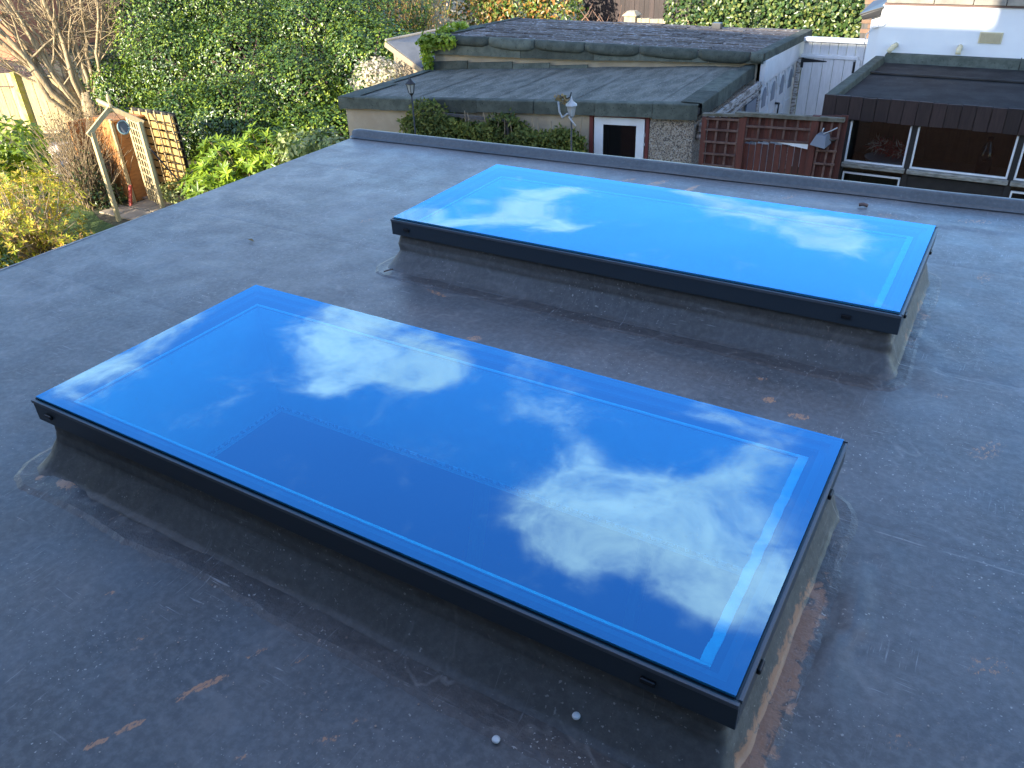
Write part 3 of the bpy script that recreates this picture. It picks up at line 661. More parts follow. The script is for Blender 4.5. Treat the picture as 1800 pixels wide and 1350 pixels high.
    # glass unit
    gp_ = MB().box((x0, y0, .262), (x1, y1, .270)).build('glass_pane', M_SOLAR, t); gp_.data.materials.append(M_CLEAR); gp_.data.polygons[0].material_index = 1
    def ring(a, b, z0, z1):
        mb = MB()
        mb.box((x0 + a, y0 + a, z0), (x1 - a, y0 + b, z1)); mb.box((x0 + a, y1 - b, z0), (x1 - a, y1 - a, z1))
        mb.box((x0 + a, y0 + b, z0), (x0 + b, y1 - b, z1)); mb.box((x1 - b, y0 + b, z0), (x1 - a, y1 - b, z1)); return mb
    ring(.002, .030, .250, .2605).build('frit_border', M_FRIT, t)
    ring(.004, .055, .236, .246).build('spacer_ledge', M_LEDGE, t)
    ring(.0045, .0815, .214, .222).build('frame_ledge', M_FRIT, t)
    for k, (lo, hi) in enumerate((((x0 + .079, y0 + .079), (x1 - .079, y0 + .0875)), ((x0 + .079, y1 - .0885), (x1 - .079, y1 - .079)), ((x0 + .079, y0 + .086), (x0 + .087, y1 - .087)), ((x1 - .106, y0 + .086), (x1 - .079, y1 - .087)))):
        mb = MB(); L = hi[0] - lo[0] if k < 2 else hi[1] - lo[1]; N_ = 60; prev = None
        for i in range(N_):
            a_, b_ = i / N_, (i + 1) / N_
            j = .0018 * noise.noise((i * .3, k, seed)); 
            if k < 2: mb.box((lo[0] + L * a_, lo[1] + j, .222), (lo[0] + L * b_, hi[1] + j * .5, .227))
            else: mb.box((lo[0] + j * (2 if k == 3 else 1), lo[1] + L * a_, .222), (hi[0] + j, lo[1] + L * b_, .227))
        mb.build('sealant_bead', M_BEAD, t)
    # plasterboard lining of the light well and the scrim round its lower edge
    a = .0875
    for lo, hi in (((x0 + a - .012, y0 + a - .012, -.31), (x1 - a + .012, y0 + a, .2135)), ((x0 + a - .012, y1 - a, -.31), (x1 - a + .012, y1 - a + .012, .2135)), ((x0 + a - .012, y0 + a, -.31), (x0 + a, y1 - a, .2135)), ((x1 - a, y0 + a, -.31), (x1 - a + .012, y1 - a, .2135))):
        box('well_lining', lo, hi, M_PLAST, t)
    mb = MB()
    mb.box((x0 + a, y1 - a - .004, -.31), (x1 - a, y1 - a, -.294)); mb.box((x0 + a, y0 + a, -.31), (x0 + a + .004, y1 - a - .004, -.294)); mb.box((x1 - a - .004, y0 + a, -.31), (x1 - a, y1 - a - .004, -.294))
    mb.build('corner_scrim', M_SCRIM, t)
    return t
skylight(SKY[0], 'nearer long skylight reflecting deep blue sky and a large white cloud at its right end', 3, [('front', .028), ('front', .925), ('side', .14), ('side', .80)])
skylight(SKY[1], 'farther long skylight reflecting paler blue sky, between the near skylight and the kerb', 8, [('front', .035), ('front', .925), ('side', .10), ('side', .80)])

# small things lying on the roof
def cap(x, y, label, z=.004):
    t = thing('plastic_cap', label, 'plastic cap', (x, y, z), 'white plastic caps on the roof')
    MB().lathe((x, y, z), [(.0095, 0), (.0105, .003), (.009, .007), (.003, .0085)], 16).build('disc', M_CAP, t)
cap(-.549, 1.086, 'small white round cap on the roof, the one closer to the near skylight', .036)
cap(-.695, .955, 'small white round cap on the roof, the one farther from the near skylight', .006)
P = np.array([[-3.72, 3.01, .016]]); leaf_mesh('fallen_leaf', P, Vn(0.2, .1, 1)[None], .05, .026, L_DRY, None, fold=.3, axis=Vn(1, .2, 0)[None], label='curled brown leaf lying on the grey roof left of the far skylight', cat='leaf')
def stick(pts, r, label):
    MB().tube(pts, r, 5).build('twig', M_TWIGP, None, label=label, cat='twig')
stick([(-.68, 5.08, .018), (-.655, 5.085, .024), (-.63, 5.09, .015)], .011, 'short dark scrap of twig lying beside the kerb')
stick([(-2.68, 3.0, .016), (-2.66, 3.02, .02), (-2.655, 3.045, .016)], .004, 'thin dark twig at the left corner of the far skylight')
# loose grit, uncountable
mb = MB()
for i in range(900):
    u = random.random()
    if u < .5: x, y = random.uniform(-4.3, .5), random.uniform(.3, 5.0)
    elif u < .8: x, y = random.uniform(-2.4, .0), random.gauss(.85, .18)
    else: x, y = random.gauss(.1, .2), random.uniform(1, 5)
    if any(q[0] - .13 < x < q[1] + .13 and q[2] - .13 < y < q[3] + .13 for q in SKY) or y > KY(x) - .02 or x < -4.65: continue
    s = random.uniform(.0012, .0032) * (1.4 if random.random() < .08 else 1); z = roof_h(x, y) + .012; a = random.random() * 6
    c, s2 = math.cos(a) * s, math.sin(a) * s * random.uniform(.4, 1)
    mb.add([(x - c, y - s2, z - .008), (x + s2, y - c, z - .008), (x + c, y + s2, z - .008), (x - s2, y + c, z - .008), (x, y, z - .008 + s * .35)], [(0, 1, 4), (1, 2, 4), (2, 3, 4), (3, 0, 4)])
mb.build('mortar_grit', M_GRIT, None, kind='stuff')

# ------------------------------------------------------------------ the house behind the photographer (its roof casts the shade)
hs_ = thing('brick_house', 'brick house that the flat roofed extension is built onto', 'house', (0, -5, G))
box('wall', (-11.6, -9.3, G), (7.0, -.72, 2.9), M_GREYREND, hs_)
MB().prism([(-11.6, -9.3, 2.9), (-11.6, -.72, 2.9), (-11.6, -5.0, 5.63)], (18.6, 0, 0)).build('gable_loft', M_BRICK, hs_)
MB().hexa([(-11.8, -9.6, 2.72), (7.2, -9.6, 2.72), (7.2, -5.0, 5.74), (-11.8, -5.0, 5.74), (-11.8, -9.6, 2.84), (7.2, -9.6, 2.84), (7.2, -5.0, 5.86), (-11.8, -5.0, 5.86)]).hexa([(-11.8, -5.0, 5.74), (7.2, -5.0, 5.74), (7.2, -.4, 2.72), (-11.8, -.4, 2.72), (-11.8, -5.0, 5.86), (7.2, -5.0, 5.86), (7.2, -.4, 2.84), (-11.8, -.4, 2.84)]).build('roof', M_TILE, hs_)
ch = box('chimney', (-4.15, -5.5, 5.0), (-1.9, -4.6, 7.2), M_BRICK, hs_)

# ------------------------------------------------------------------ lower garage
def lerp(a, b, t): return Vn(*a) + (Vn(*b) - Vn(*a)) * t
g1 = thing('garage', 'low pebbledashed garage with dark green felt roof and a white door', 'garage', (-6, 10.5, G))
FL, FR, BR_, BL = Vn(-8.57, 9.13, -.80), Vn(-3.42, 10.08, -.68), Vn(-3.58, 13.05, -.70), Vn(-8.57, 11.30, -.80)
# roof deck: felt in six sheets laid side by side with lapped edges
for i in range(9):
    a, b_ = i / 9, (i + 1) / 9 + .006
    b_ = min(b_, 1)
    qa, qb, qc, qd = lerp(FL, FR, a), lerp(FL, FR, b_), lerp(BL, BR_, b_), lerp(BL, BR_, a)
    N_ = 8; vs = []; fs = []
    for j in range(N_ + 1):
        for k in range(5):
            p = lerp(lerp(qa, qb, k / 4), lerp(qd, qc, k / 4), j / N_)
            vs.append((p[0], p[1], p[2] + .012 * noise.noise((p[0] * 1.5, p[1] * 1.5, 2)) + .005 * (i % 2)))
    for j in range(N_):
        for k in range(4): q = j * 5 + k; fs.append((q, q + 1, q + 6, q + 5))
    MB().add(vs, fs, True).build('roof_felt', M_FELT, g1)
MB().slab([FL - (0, 0, .03), FR - (0, 0, .03), BR_ - (0, 0, .03), BL - (0, 0, .03)], .08).build('roof_deck', M_GRWOOD, g1)
fd = (FR - FL) / np.linalg.norm(FR - FL); fn = np.array([fd[1], -fd[0], 0]); fn /= np.linalg.norm(fn)      # outward = towards the camera
jx = [-8.59, -7.92, -7.15, -6.41, -5.59, -4.75, -4.0, -3.43]
def onf(x): return FL + (FR - FL) * ((x - FL[0]) / (FR[0] - FL[0]))
for i in range(7):
    a, b_ = onf(jx[i]), onf(jx[i + 1] - .006)
    h = .145 + .006 * (i % 3) + (.03 if i == 6 else 0); o_ = .012 + (.008 if i % 2 else 0) + (.012 if i == 6 else 0)
    # felt turned over the edge: small top return, rolled corner, hanging face
    vs = []; pr = [(-.10, .014), (-.01, .016), (o_ - .004, .010), (o_, 0), (o_, -h), (o_ - .012, -h - .003)]
    for t_ in np.linspace(0, 1, 5):
        p = lerp(a, b_, t_); w = .006 * noise.noise((p[0] * 3, i, 0))
        for d_, z_ in pr: q = p + fn * (d_ + (w if z_ < 0 else 0)); vs.append((q[0], q[1], q[2] + z_ + w))
    fs = [(t_ * 6 + k, t_ * 6 + k + 1, t_ * 6 + k + 7, t_ * 6 + k + 6) for t_ in range(4) for k in range(5)]
    o = MB().add(vs, fs).build('felt_fascia', M_FELTF, g1); fixnormals(o)
    sd_ = o.modifiers.new('thick', 'SOLIDIFY'); sd_.thickness = .006; sd_.offset = 0
def side_felt(P0, P1, n, h, out, name, par, m, drop=0.0):
    for i in range(n):
        a, b_ = lerp(P0, P1, i / n), lerp(P0, P1, (i + 1) / n - .004); o_ = .02 + .012 * (n - i) / n; hh = h + .02 * (i % 2)
        vs = []; pr = [(-.25 if i < n - 1 else -.12, .014), (-.01, .018), (o_ - .004, .012), (o_, 0), (o_ + .004, -hh), (o_ - .02, -hh)]
        for p in (a, b_):
            for d_, z_ in pr: q = p + Vn(*out) * d_; vs.append((q[0], q[1], q[2] + z_ + .003 * (n - i)))
        o = MB().add(vs, [(k, k + 1, k + 7, k + 6) for k in range(5)]).build(name, m, par); fixnormals(o)
        s_ = o.modifiers.new('thick', 'SOLIDIFY'); s_.thickness = .006; s_.offset = 0
side_felt(FR, BR_, 4, .16, (1, 0, 0), 'felt_fascia', g1, M_FELTF)
side_felt(FL, BL, 2, .14, (-1, 0, 0), 'felt_fascia', g1, M_FELTF)
ins = -fn * .05
def wallquad(xa, xb, zt, zb, name, m, dep=.12):
    a, b_ = onf(xa) + ins, onf(xb) + ins; c, d_ = b_ - fn * dep, a - fn * dep
    MB().hexa([(a[0], a[1], zb), (b_[0], b_[1], zb), (c[0], c[1], zb), (d_[0], d_[1], zb), (a[0], a[1], zt), (b_[0], b_[1], zt), (c[0], c[1], zt), (d_[0], d_[1], zt)]).build(name, m, g1)
wallquad(-8.52, -4.84, -.84, G, 'rendered_wall', M_RENDER)
wallquad(-4.04, -3.48, -.78, G, 'pebbledash_wall', M_PEB)
wallquad(-4.84, -4.04, -.76, -.86, 'door_head', M_RENDER)
for a, b_, nm in ((Vn(-8.50, 9.2, 0), Vn(-8.50, 11.3, 0), 'side_wall'),):
    MB().box((-8.52, 9.30, G), (-8.40, 11.30, -.86)).build(nm, M_RENDER, g1)
MB().box((-8.40, 11.20, G), (-3.55, 11.32, -.9)).build('back_wall', M_RENDER, g1)
# uPVC door in a red-brown frame
def fpt(x, z, out=0): p = onf(x) + ins + fn * out; return (p[0], p[1], z)
def fbar(par, nm, m, xa, xb, za, zb, o0, o1, bev=.004):
    a, b_ = fpt(xa, 0, o0), fpt(xb, 0, o0); c, d_ = fpt(xb, 0, o1), fpt(xa, 0, o1)
    return MB().hexa([(d_[0], d_[1], za), (c[0], c[1], za), (b_[0], b_[1], za), (a[0], a[1], za), (d_[0], d_[1], zb), (c[0], c[1], zb), (b_[0], b_[1], zb), (a[0], a[1], zb)]).build(nm, m, par, bev)
dfr = fbar(g1, 'door_frame', M_REDFR, -4.84, -4.79, G, -.862, -.06, .012)
fbar(dfr, 'jamb', M_REDFR, -4.09, -4.045, G, -.862, -.06, .012); fbar(dfr, 'head', M_REDFR, -4.79, -4.09, -.89, -.862, -.06, .012)
dr = fbar(g1, 'door', M_WHITE, -4.775, -4.655, G, -.892, -.05, .0)
fbar(dr, 'stile', M_WHITE, -4.215, -4.105, G, -.892, -.05, .0); fbar(dr, 'top_rail', M_WHITE, -4.655, -4.215, -.99, -.892, -.05, -.001)
fbar(dr, 'glass', M_DKGLASS, -4.655, -4.215, -1.9, -.99, -.04, -.02, 0); fbar(dr, 'bottom_panel', M_WHITE, -4.655, -4.215, G, -1.9, -.05, -.01)
for z in (-1.08, -1.2): fbar(dr, 'hinge', M_SILVER, -4.108, -4.09, z - .04, z, -.01, .014, .002)
# flaking side boards below the right hand felt
for z, th, xx in ((-.98, .10, -3.45), (-1.10, .07, -3.47)):
    MB().bar((xx, 10.25, z - .02), (xx, 12.95, z + .02), .04, th).build('flaking_board', M_FLAKE, g1, .004)
MB().box((-3.60, 10.15, G), (-3.50, 12.6, -.93)).build('side_wall', M_PEB, g1)
for y in (11.6, 12.35): MB().box((-3.49, y, -2.4), (-3.465, y + .5, -1.15)).build('grey_panel', M_GREYPL, g1, .004)

# climber on its rail in front of the garage wall
cl_ = thing('wall_climber', 'straggly green climber along a rail on the tan garage wall', 'climbing plant', (-6.1, 9.45, G))
def cfr(x, out): p = onf(x) + fn * out; return p
mb = MB()
for k in range(26):
    x = random.uniform(-7.4, -4.95); p = cfr(x, .06); q = cfr(x + random.uniform(-.4, .4), .12)
    mb.tube([(p[0], p[1], G), (lerp(p, q, .5)[0], lerp(p, q, .5)[1], -1.8), (q[0], q[1], -1.0 + random.uniform(-.2, .15))], .008, 4)
mb.build('stem', M_TWIGB, cl_)
n = 21000; x = RNG.uniform(-7.5, -4.86, n)
top = -1.02 - .13 * np.sin((x + 7.5) * 5.2) * np.sin((x + 7.5) * 2.3 + 1) + np.where(x < -6.75, .14 * np.cos((x + 7.1) * 4), 0) - .06 * (x + 7.5) / 2.6
z = top - RNG.random(n) ** 1.3 * 1.0 + RNG.normal(0, .03, n)
base = FL[None] + (FR - FL)[None] * ((x - FL[0]) / (FR[0] - FL[0]))[:, None]
Pp = base + fn[None] * RNG.uniform(-.03, .26, n)[:, None]; Pp[:, 2] = z
keep = nz(Pp, 7.0) > -.5; Pp = Pp[keep]; k = len(Pp); l = .055 * (.6 + .8 * RNG.random(k))
leaf_mesh('foliage', Pp, fn[None] + unit(k) * .8 + np.array([0, 0, .3]), l, l * .5, L_CLIMB, cl_, droop=.3)
n2_ = 420; sx = RNG.uniform(-7.4, -6.85, n2_); b2 = FL[None] + (FR - FL)[None] * ((sx - FL[0]) / (FR[0] - FL[0]))[:, None]; P2 = b2 + fn[None] * RNG.uniform(.02, .2, n2_)[:, None]; P2[:, 2] = RNG.uniform(-.98, -.72, n2_) - np.abs(sx + 7.12) * .4
leaf_mesh('top_sprig', P2, fn[None] + unit(n2_) * .8, .06, .03, L_CLIMB, cl_)
rl = thing('trellis_rail', 'grey weathered timber rail half buried in the climber below the felt fascia', 'rail', (-6.5, 9.4, G))
a, b_ = cfr(-7.05, .10), cfr(-5.9, .10)
MB().bar((a[0], a[1], -.915), (b_[0], b_[1], -.975), .03, .035).build('rail', M_GRWOOD, rl)
for x in (-7.0, -5.95): p = cfr(x, .07); MB().bar((p[0], p[1], G), (p[0], p[1], -.94), .04, .04, (1, 0, 0)).build('post', M_GRWOOD, rl)

# two lanterns on poles
def lantern(x, y, zt, m, glass, label, deco=False):
    t = thing('garden_lantern', label, 'garden lantern', (x, y, G), 'lanterns on poles before the garage wall')
    MB().tube([(x, y, G), (x, y, zt - .20)], .011, 8).build('pole', M_IRON if not deco else M_GRWOOD, t)
    MB().lathe((x, y, zt), [(.004, .05), (.012, .03), (.012, .02), (.03, -.01), (.078, -.045), (.08, -.055), (.03, -.058)], 6).build('cap', m, t)
    MB().lathe((x, y, zt), [(.056, -.058), (.034, -.17), (.02, -.17)], 6).build('lamp_glass', glass, t)
    mb = MB()
    for k in range(6):
        c, s = math.cos(k * math.pi / 3), math.sin(k * math.pi / 3); mb.bar((x + .058 * c, y + .058 * s, zt - .058), (x + .036 * c, y + .036 * s, zt - .172), .007, .007, (0, 1, .1))
    mb.build('cage', m, t); MB().lathe((x, y, zt), [(.038, -.172), (.03, -.185), (.012, -.205), (.01, -.23)], 8).build('collar', m, t)
    if deco:
        MB().tube([(x - .17, y - .02, zt - .02), (x - .15, y - .03, zt - .14), (x - .10, y - .05, zt - .20), (x - .02, y - .06, zt - .14)], .012, 5).build('ribbon', M_SILVER, t)
        MB().tube([(x - .01, y - .05, zt - .18), (x + .05, y - .06, zt - .24), (x + .09, y - .06, zt - .28)], .010, 5).build('ribbon', M_SILVER, t)
        MB().tube([(x - .16, y, zt + .05), (x - .08, y, zt + .01), (x - .02, y, zt + .04), (x, y, zt + .10)], .009, 5).build('hook', M_IRON, t)
        P, N = lobes([((x - .15, y - .03, zt + .03), (.06, .05, .03), 1), ((x - .09, y - .03, zt), (.04, .04, .03), 1)], 40, .5, -2); leaf_mesh('dried_spray', P, N + unit(len(P)) * .5, .06, .03, L_DRY, t)
lantern(-7.12, 9.0, -.42, M_IRON, M_LAMPG, 'black six sided lantern on a thin pole at the left end of the climber')
lantern(-4.67, 9.0, -.50, M_SILVER, M_LAMPG, 'silver lantern tied with ribbon on a pole left of the white door', True)

# ------------------------------------------------------------------ upper garage
g2 = thing('garage', 'taller garage behind with weathered patchy felt roof and bulging green felt edge', 'garage', (-6, 13.5, G))
A0, A1, A2, A3 = Vn(-8.55, 11.42, -.28), Vn(-3.45, 12.82, -.53), Vn(-3.36, 15.35, -.55), Vn(-8.15, 13.55, -.28)
rows = 11
for r in range(rows):
    u = 0; sh = random.Random(r + 40)
    while u < 1:
        w = sh.uniform(.10, .24); v = min(1, u + w)
        if 1 - v < .06: v = 1
        q = [lerp(lerp(A0, A1, x_), lerp(A3, A2, x_), y_) for x_, y_ in ((u + .003, r / rows + .004), (v - .003, r / rows + .004), (v - .003, (r + 1) / rows - .012), (u + .003, (r + 1) / rows - .012))]
        lift = sh.uniform(.0, .014)
        MB().slab([tuple(p + (0, 0, lift + .012)) for p in q], .02).build('roof_felt', M_OLDFELT, g2)
        u = v
MB().slab([tuple(p + (0, 0, .003)) for p in (A0, A1, A2, A3)], .08).build('roof_deck', M_LICHEN, g2)
ed = (A1 - A0) / np.linalg.norm(A1 - A0); en = np.array([ed[1], -ed[0], 0]); en /= np.linalg.norm(en)
def one(x): return A0 + (A1 - A0) * ((x - A0[0]) / (A1[0] - A0[0]))
ux = [-8.55, -7.56, -6.82, -6.04, -5.22, -4.36, -3.62, -3.42]
for i in range(7):       # upper row: bulging felt rolls with sagging lower edges
    a, b_ = ux[i] + .008, ux[i + 1] - .008; vs = []; pr = [(-.12, .02), (.0, .03), (.05, .015), (.075, -.03), (.07, -.075), (.04, -.105), (.0, -.11)]; NN_ = 10
    for k in range(NN_ + 1):
        f = k / NN_; p = one(a + (b_ - a) * f); e_ = min(1, min(f, 1 - f) * 9 + .72)
        sag = .016 * math.sin(math.pi * f) * (1.6 if i % 2 else .4) + .022 * f * (1 if i % 3 else .3)
        for d_, z_ in pr:
            q = p + en * (d_ * (e_ if d_ > 0 else 1) + .004 * noise.noise((q_ := p[0] * 6, z_ * 9, i))); vs.append((q[0], q[1], q[2] + z_ * (1 if z_ > 0 else e_) - (sag if z_ < -.02 else 0) + .006 * noise.noise((p[0] * 4, i, z_ * 5))))
    fs = [(k * 7 + j, k * 7 + j + 1, k * 7 + j + 8, k * 7 + j + 7) for k in range(NN_) for j in range(6)] + [tuple(range(7)), tuple(range(NN_ * 7 + 6, NN_ * 7 - 1, -1))]
    o = MB().add(vs, fs, True).build('felt_roll', M_FELTF, g2); fixnormals(o)
lx = [-8.52, -7.05, -5.9, -5.2, -4.2, -3.42]
for i in range(5):       # lower row of flat felt strips
    a, b_ = one(lx[i]) + en * .028, one(lx[i + 1] - .006) + en * .028; h = (.27, .25, .22, .18, .15)[i]; h2 = (.25, .22, .18, .15, .12)[i]
    MB().hexa([(a[0], a[1], a[2] - h), (b_[0], b_[1], b_[2] - h2), (b_[0] - en[0] * .02, b_[1] - en[1] * .02, b_[2] - h2), (a[0] - en[0] * .02, a[1] - en[1] * .02, a[2] - h), (a[0], a[1], a[2] - .06), (b_[0], b_[1], b_[2] - .06), (b_[0] - en[0] * .02, b_[1] - en[1] * .02, b_[2] - .06), (a[0] - en[0] * .02, a[1] - en[1] * .02, a[2] - .06)]).build('felt_strip', M_FELTF, g2)
w0, w1 = one(-8.5) - en * .06, one(-3.5) - en * .06; v0, v1 = w0 - en * .12, w1 - en * .12
MB().hexa([(w0[0], w0[1], G), (w1[0], w1[1], G), (v1[0], v1[1], G), (v0[0], v0[1], G), (w0[0], w0[1], -.36), (w1[0], w1[1], -.58), (v1[0], v1[1], -.58), (v0[0], v0[1], -.36)]).build('rendered_wall', M_RENDER, g2)
MB().box((-8.5, 11.62, G), (-8.38, 13.4, -.36)).build('side_wall', M_RENDER, g2)
MB().hexa([(-8.1, 13.4, G), (-3.5, 15.2, G), (-3.5, 15.3, G), (-8.1, 13.5, G), (-8.1, 13.4, -.4), (-3.5, 15.2, -.62), (-3.5, 15.3, -.62), (-8.1, 13.5, -.4)]).build('back_wall', M_RENDER, g2)
# felt upstand where the lower roof meets this wall
for i, (a, b_) in enumerate(((-8.56, -7.94), (-7.93, -7.2), (-7.19, -6.6), (-6.59, -6.0))):
    p, q = one(a) + en * .03, one(b_) + en * .03
    h = (.13, .12, .11, .09)[i]
    MB().hexa([(p[0], p[1], -.81), (q[0], q[1], -.79), (q[0] - en[0] * .04, q[1] - en[1] * .04, -.79), (p[0] - en[0] * .04, p[1] - en[1] * .04, -.81), (p[0] - en[0] * .03, p[1] - en[1] * .03, -.81 + h), (q[0] - en[0] * .03, q[1] - en[1] * .03, -.79 + h), (q[0] - en[0] * .07, q[1] - en[1] * .07, -.79 + h), (p[0] - en[0] * .07, p[1] - en[1] * .07, -.81 + h)]).build('felt_upstand', M_FELTF, g2)
side_felt(A1 + (0, 0, .01), A2 + (0, 0, .01), 1, .10, (1, 0, 0), 'felt_edge', g2, M_FELTF)
side_felt(A0, A3, 2, .10, (-1, 0, 0), 'felt_edge', g2, M_FELTF)
box('white_fascia', (-3.47, 12.86, -.92), (-3.39, 15.3, -.62), M_WHITE, g2, .004)
box('fascia_moulding', (-3.47, 12.86, -.96), (-3.40, 15.28, -.928), M_WHITE, g2, .004)
box('side_panel', (-3.56, 12.86, G), (-3.45, 12.99, -.93), M_FLAKE, g2, .003)
gd = box('garage_door', (-3.50, 12.99, G), (-3.45, 15.05, -.965), M_WHITE, g2)
def archpoly(y, w, z0, z1, x):
    pts = [(x, y - w / 2, z0), (x, y + w / 2, z0), (x, y + w / 2, z1 - w / 2)] + [(x, y + w / 2 * math.cos(R(a)), z1 - w / 2 + w * .5 * math.sin(R(a)) * 1.4) for a in range(20, 180, 20)] + [(x, y - w / 2, z1 - w / 2)]
    return pts
for i, y in enumerate((13.19, 13.70, 14.22, 14.74)):
    MB().prism(archpoly(y, .20, -1.36, -1.10, -3.448), (.006, 0, 0)).build('arched_window', M_GREYPL, gd)
    mb = MB(); P = archpoly(y, .34, -1.40, -1.05, -3.445)[2:]
    mb.tube([(-3.445, p[1], p[2]) for p in P], .014, 5); mb.build('arch_moulding', M_WHITE, gd)
    for z in ((-1.95, -1.55),): box('door_panel', (-3.452, y - .17, z[0]), (-3.438, y + .17, z[1]), M_WHITE, gd, .006)
for y in (13.45, 13.96, 14.48): box('mullion', (-3.452, y - .02, -2.6), (-3.436, y + .02, -1.0), M_WHITE, gd, .004)
hd = MB().tube([(-3.44, 13.9, -1.45), (-3.37, 13.9, -1.45)], .018, 8).tube([(-3.37, 13.9, -1.45), (-3.36, 13.82, -1.45), (-3.36, 13.80, -1.60)], .013, 6).build('door_handle', M_IRON, gd)
box('door_post', (-3.52, 15.05, G), (-3.42, 15.14, -.965), M_FLAKE, g2, .003)

# ivy spilling over the left corner of the taller garage
iv = thing('ivy_clump', 'trailing green ivy hanging over the left corner of the taller garage roof', 'ivy', (-8.6, 11.4, G))
foliage('foliage', [((-8.55, 11.36, -.38), (.13, .12, .13), 3), ((-8.30, 11.42, -.34), (.24, .10, .08), 2), ((-8.55, 11.32, -.60), (.08, .08, .24), 2), ((-8.4, 11.9, -.22), (.12, .4, .06), 2)], 1000, .075, L_BRIGHT, iv, .8, .9, -2)
MB().tube([(-8.6, 11.33, G), (-8.64, 11.31, -1.5), (-8.6, 11.32, -.4), (-8.4, 11.45, -.3)], .012, 5).build('stem', M_TWIGB, iv)
# small grey vent on the far edge of the roof
vt = thing('roof_vent', 'small dark grey vent box on the far edge of the weathered roof', 'vent', (-4.75, 14.55, -.4))
box('cowl', (-4.83, 14.5, -.46), (-4.67, 14.62, -.36), M_DGREY, vt, .01); box('flange', (-4.88, 14.47, -.49), (-4.62, 14.65, -.46), M_DGREY, vt)

# ------------------------------------------------------------------ white gate and boarded panel
gt = thing('garden_gate', 'white painted boarded gate with a long black strap hinge', 'gate', (-2.9, 14.9, G))
for i in range(5):
    x0 = -3.32 + i * .17; box('board', (x0, 14.90, G + .05), (x0 + .163, 14.925, -.90), M_WHITEB, gt, .004)
hg = MB().prism([(-3.345, 14.895, -.86), (-3.30, 14.895, -.86), (-3.30, 14.895, -.905), (-2.93, 14.895, -.935), (-2.92, 14.895, -.95), (-3.30, 14.895, -.975), (-3.30, 14.895, -1.06), (-3.345, 14.895, -1.06)], (0, .008, 0)).build('strap_hinge', M_IRON, gt); fixnormals(hg)
box('latch', (-2.50, 14.885, -1.10), (-2.465, 14.91, -.92), M_IRON, gt, .003)
gp = thing('gate_surround', 'white boarded panel and rails above and beside the gate', 'gate panel', (-2.7, 14.9, G))
for i in range(9):
    x0 = -3.34 + i * .14; box('board', (x0, 14.93, -.88 if x0 < -2.5 else G), (x0 + .134, 14.955, -.62), M_WHITEB, gp, .004)
box('top_rail', (-3.36, 14.86, -.64), (-2.08, 14.99, -.575), M_WHITE, gp, .006)
box('lintel', (-3.36, 14.88, -.895), (-2.44, 14.96, -.845), M_WHITE, gp, .005)
box('post', (-3.40, 14.88, G), (-3.345, 14.97, -.90), M_FLAKE, gp, .004); box('jamb', (-2.46, 14.88, G), (-2.40, 14.96, -.895), M_WHITE, gp, .004)

# ------------------------------------------------------------------ white rendered building
wb = thing('white_building', 'white painted building with stone coping beyond the dark flat roof', 'building', (0, 13.8, G))
box('wall', (-1.97, 13.30, G), (5, 15.5, .135), M_WHITEW, wb)
box('corner_pilaster', (-2.10, 13.36, G), (-1.972, 14.4, .02), M_WHITEW, wb)
cxs = [-1.93, -1.32, -.84, -.45, .05, .6, 1.4]
for i in range(6): box('coping_stone', (cxs[i] + .004, 13.24, .165), (cxs[i + 1] - .004, 13.62, .25), M_COPING, wb, .008)
box('drip_course', (-1.95, 13.275, .137), (5, 13.6, .163), M_TWIGP, wb)
MB().hexa([(-1.9, 13.62, .2), (5, 13.62, .2), (5, 16, 1.2), (-1.9, 16, 1.2), (-1.9, 13.62, .26), (5, 13.62, .26), (5, 16, 1.26), (-1.9, 16, 1.26)]).build('roof', M_TILE, wb)
vg = box('air_vent', (-.68, 13.283, -.305), (-.40, 13.30, -.165), M_BEIGE, wb, .004)
box('slot_shade', (-.66, 13.281, -.292), (-.42, 13.2835, -.178), M_STONE, vg)  # raised darker plate, shade of the vent slots put into its colour
for k in range(8): box('louvre', (-.655, 13.276, -.288 + k * .0142), (-.425, 13.286, -.281 + k * .0142), M_BEIGE, vg)
for (x, z, dx) in ((-1.70, -.40, .05), (-.88, -.385, 0)):
    pp = MB().tube([(x, 13.31, z + .02), (x - dx * .4, 13.22, z + .01), (x - dx, 13.17, z - .03), (x - dx * 1.3, 13.165, z - .06)], .034, 10).build('overflow_pipe', M_BEIGE, wb)
MB().tube([(-1.80, 13.29, .13), (-1.84, 13.285, .05), (-1.86, 13.28, -.08), (-1.92, 13.28, -.14), (-2.06, 13.33, -.17), (-2.13, 13.34, -.26), (-2.135, 13.34, -.40)], .006, 5).build('cable', M_WHITE, wb)
box('junction_box', (-2.06, 13.335, -.17), (-1.985, 13.362, -.07), M_WHITE, wb, .004)
MB().tube([(-.11, 12.9, -.55), (-.11, 12.9, -.40)], .006, 5).build('thin_rod', M_IRON, None, label='thin dark rod standing at the back of the dark flat roof', cat='rod')
gu = thing('gutter_end', 'dark grey gutter corner sticking out at the white wall top corner', 'gutter', (-2.1, 13.4, 0))
MB().hexa([(-2.20, 13.25, -.07), (-1.99, 13.30, -.02), (-1.94, 13.75, .05), (-2.16, 13.75, .02), (-2.24, 13.22, .0), (-1.96, 13.26, .10), (-1.92, 13.75, .16), (-2.18, 13.75, .10)]).build('channel', M_DGREY, gu, .015)
MB().hexa([(-2.25, 13.21, .0), (-1.955, 13.25, .10), (-1.915, 13.78, .165), (-2.19, 13.78, .105), (-2.25, 13.21, .02), (-1.955, 13.25, .12), (-1.915, 13.78, .185), (-2.19, 13.78, .125)]).build('lid', M_DGREY, gu, .004)
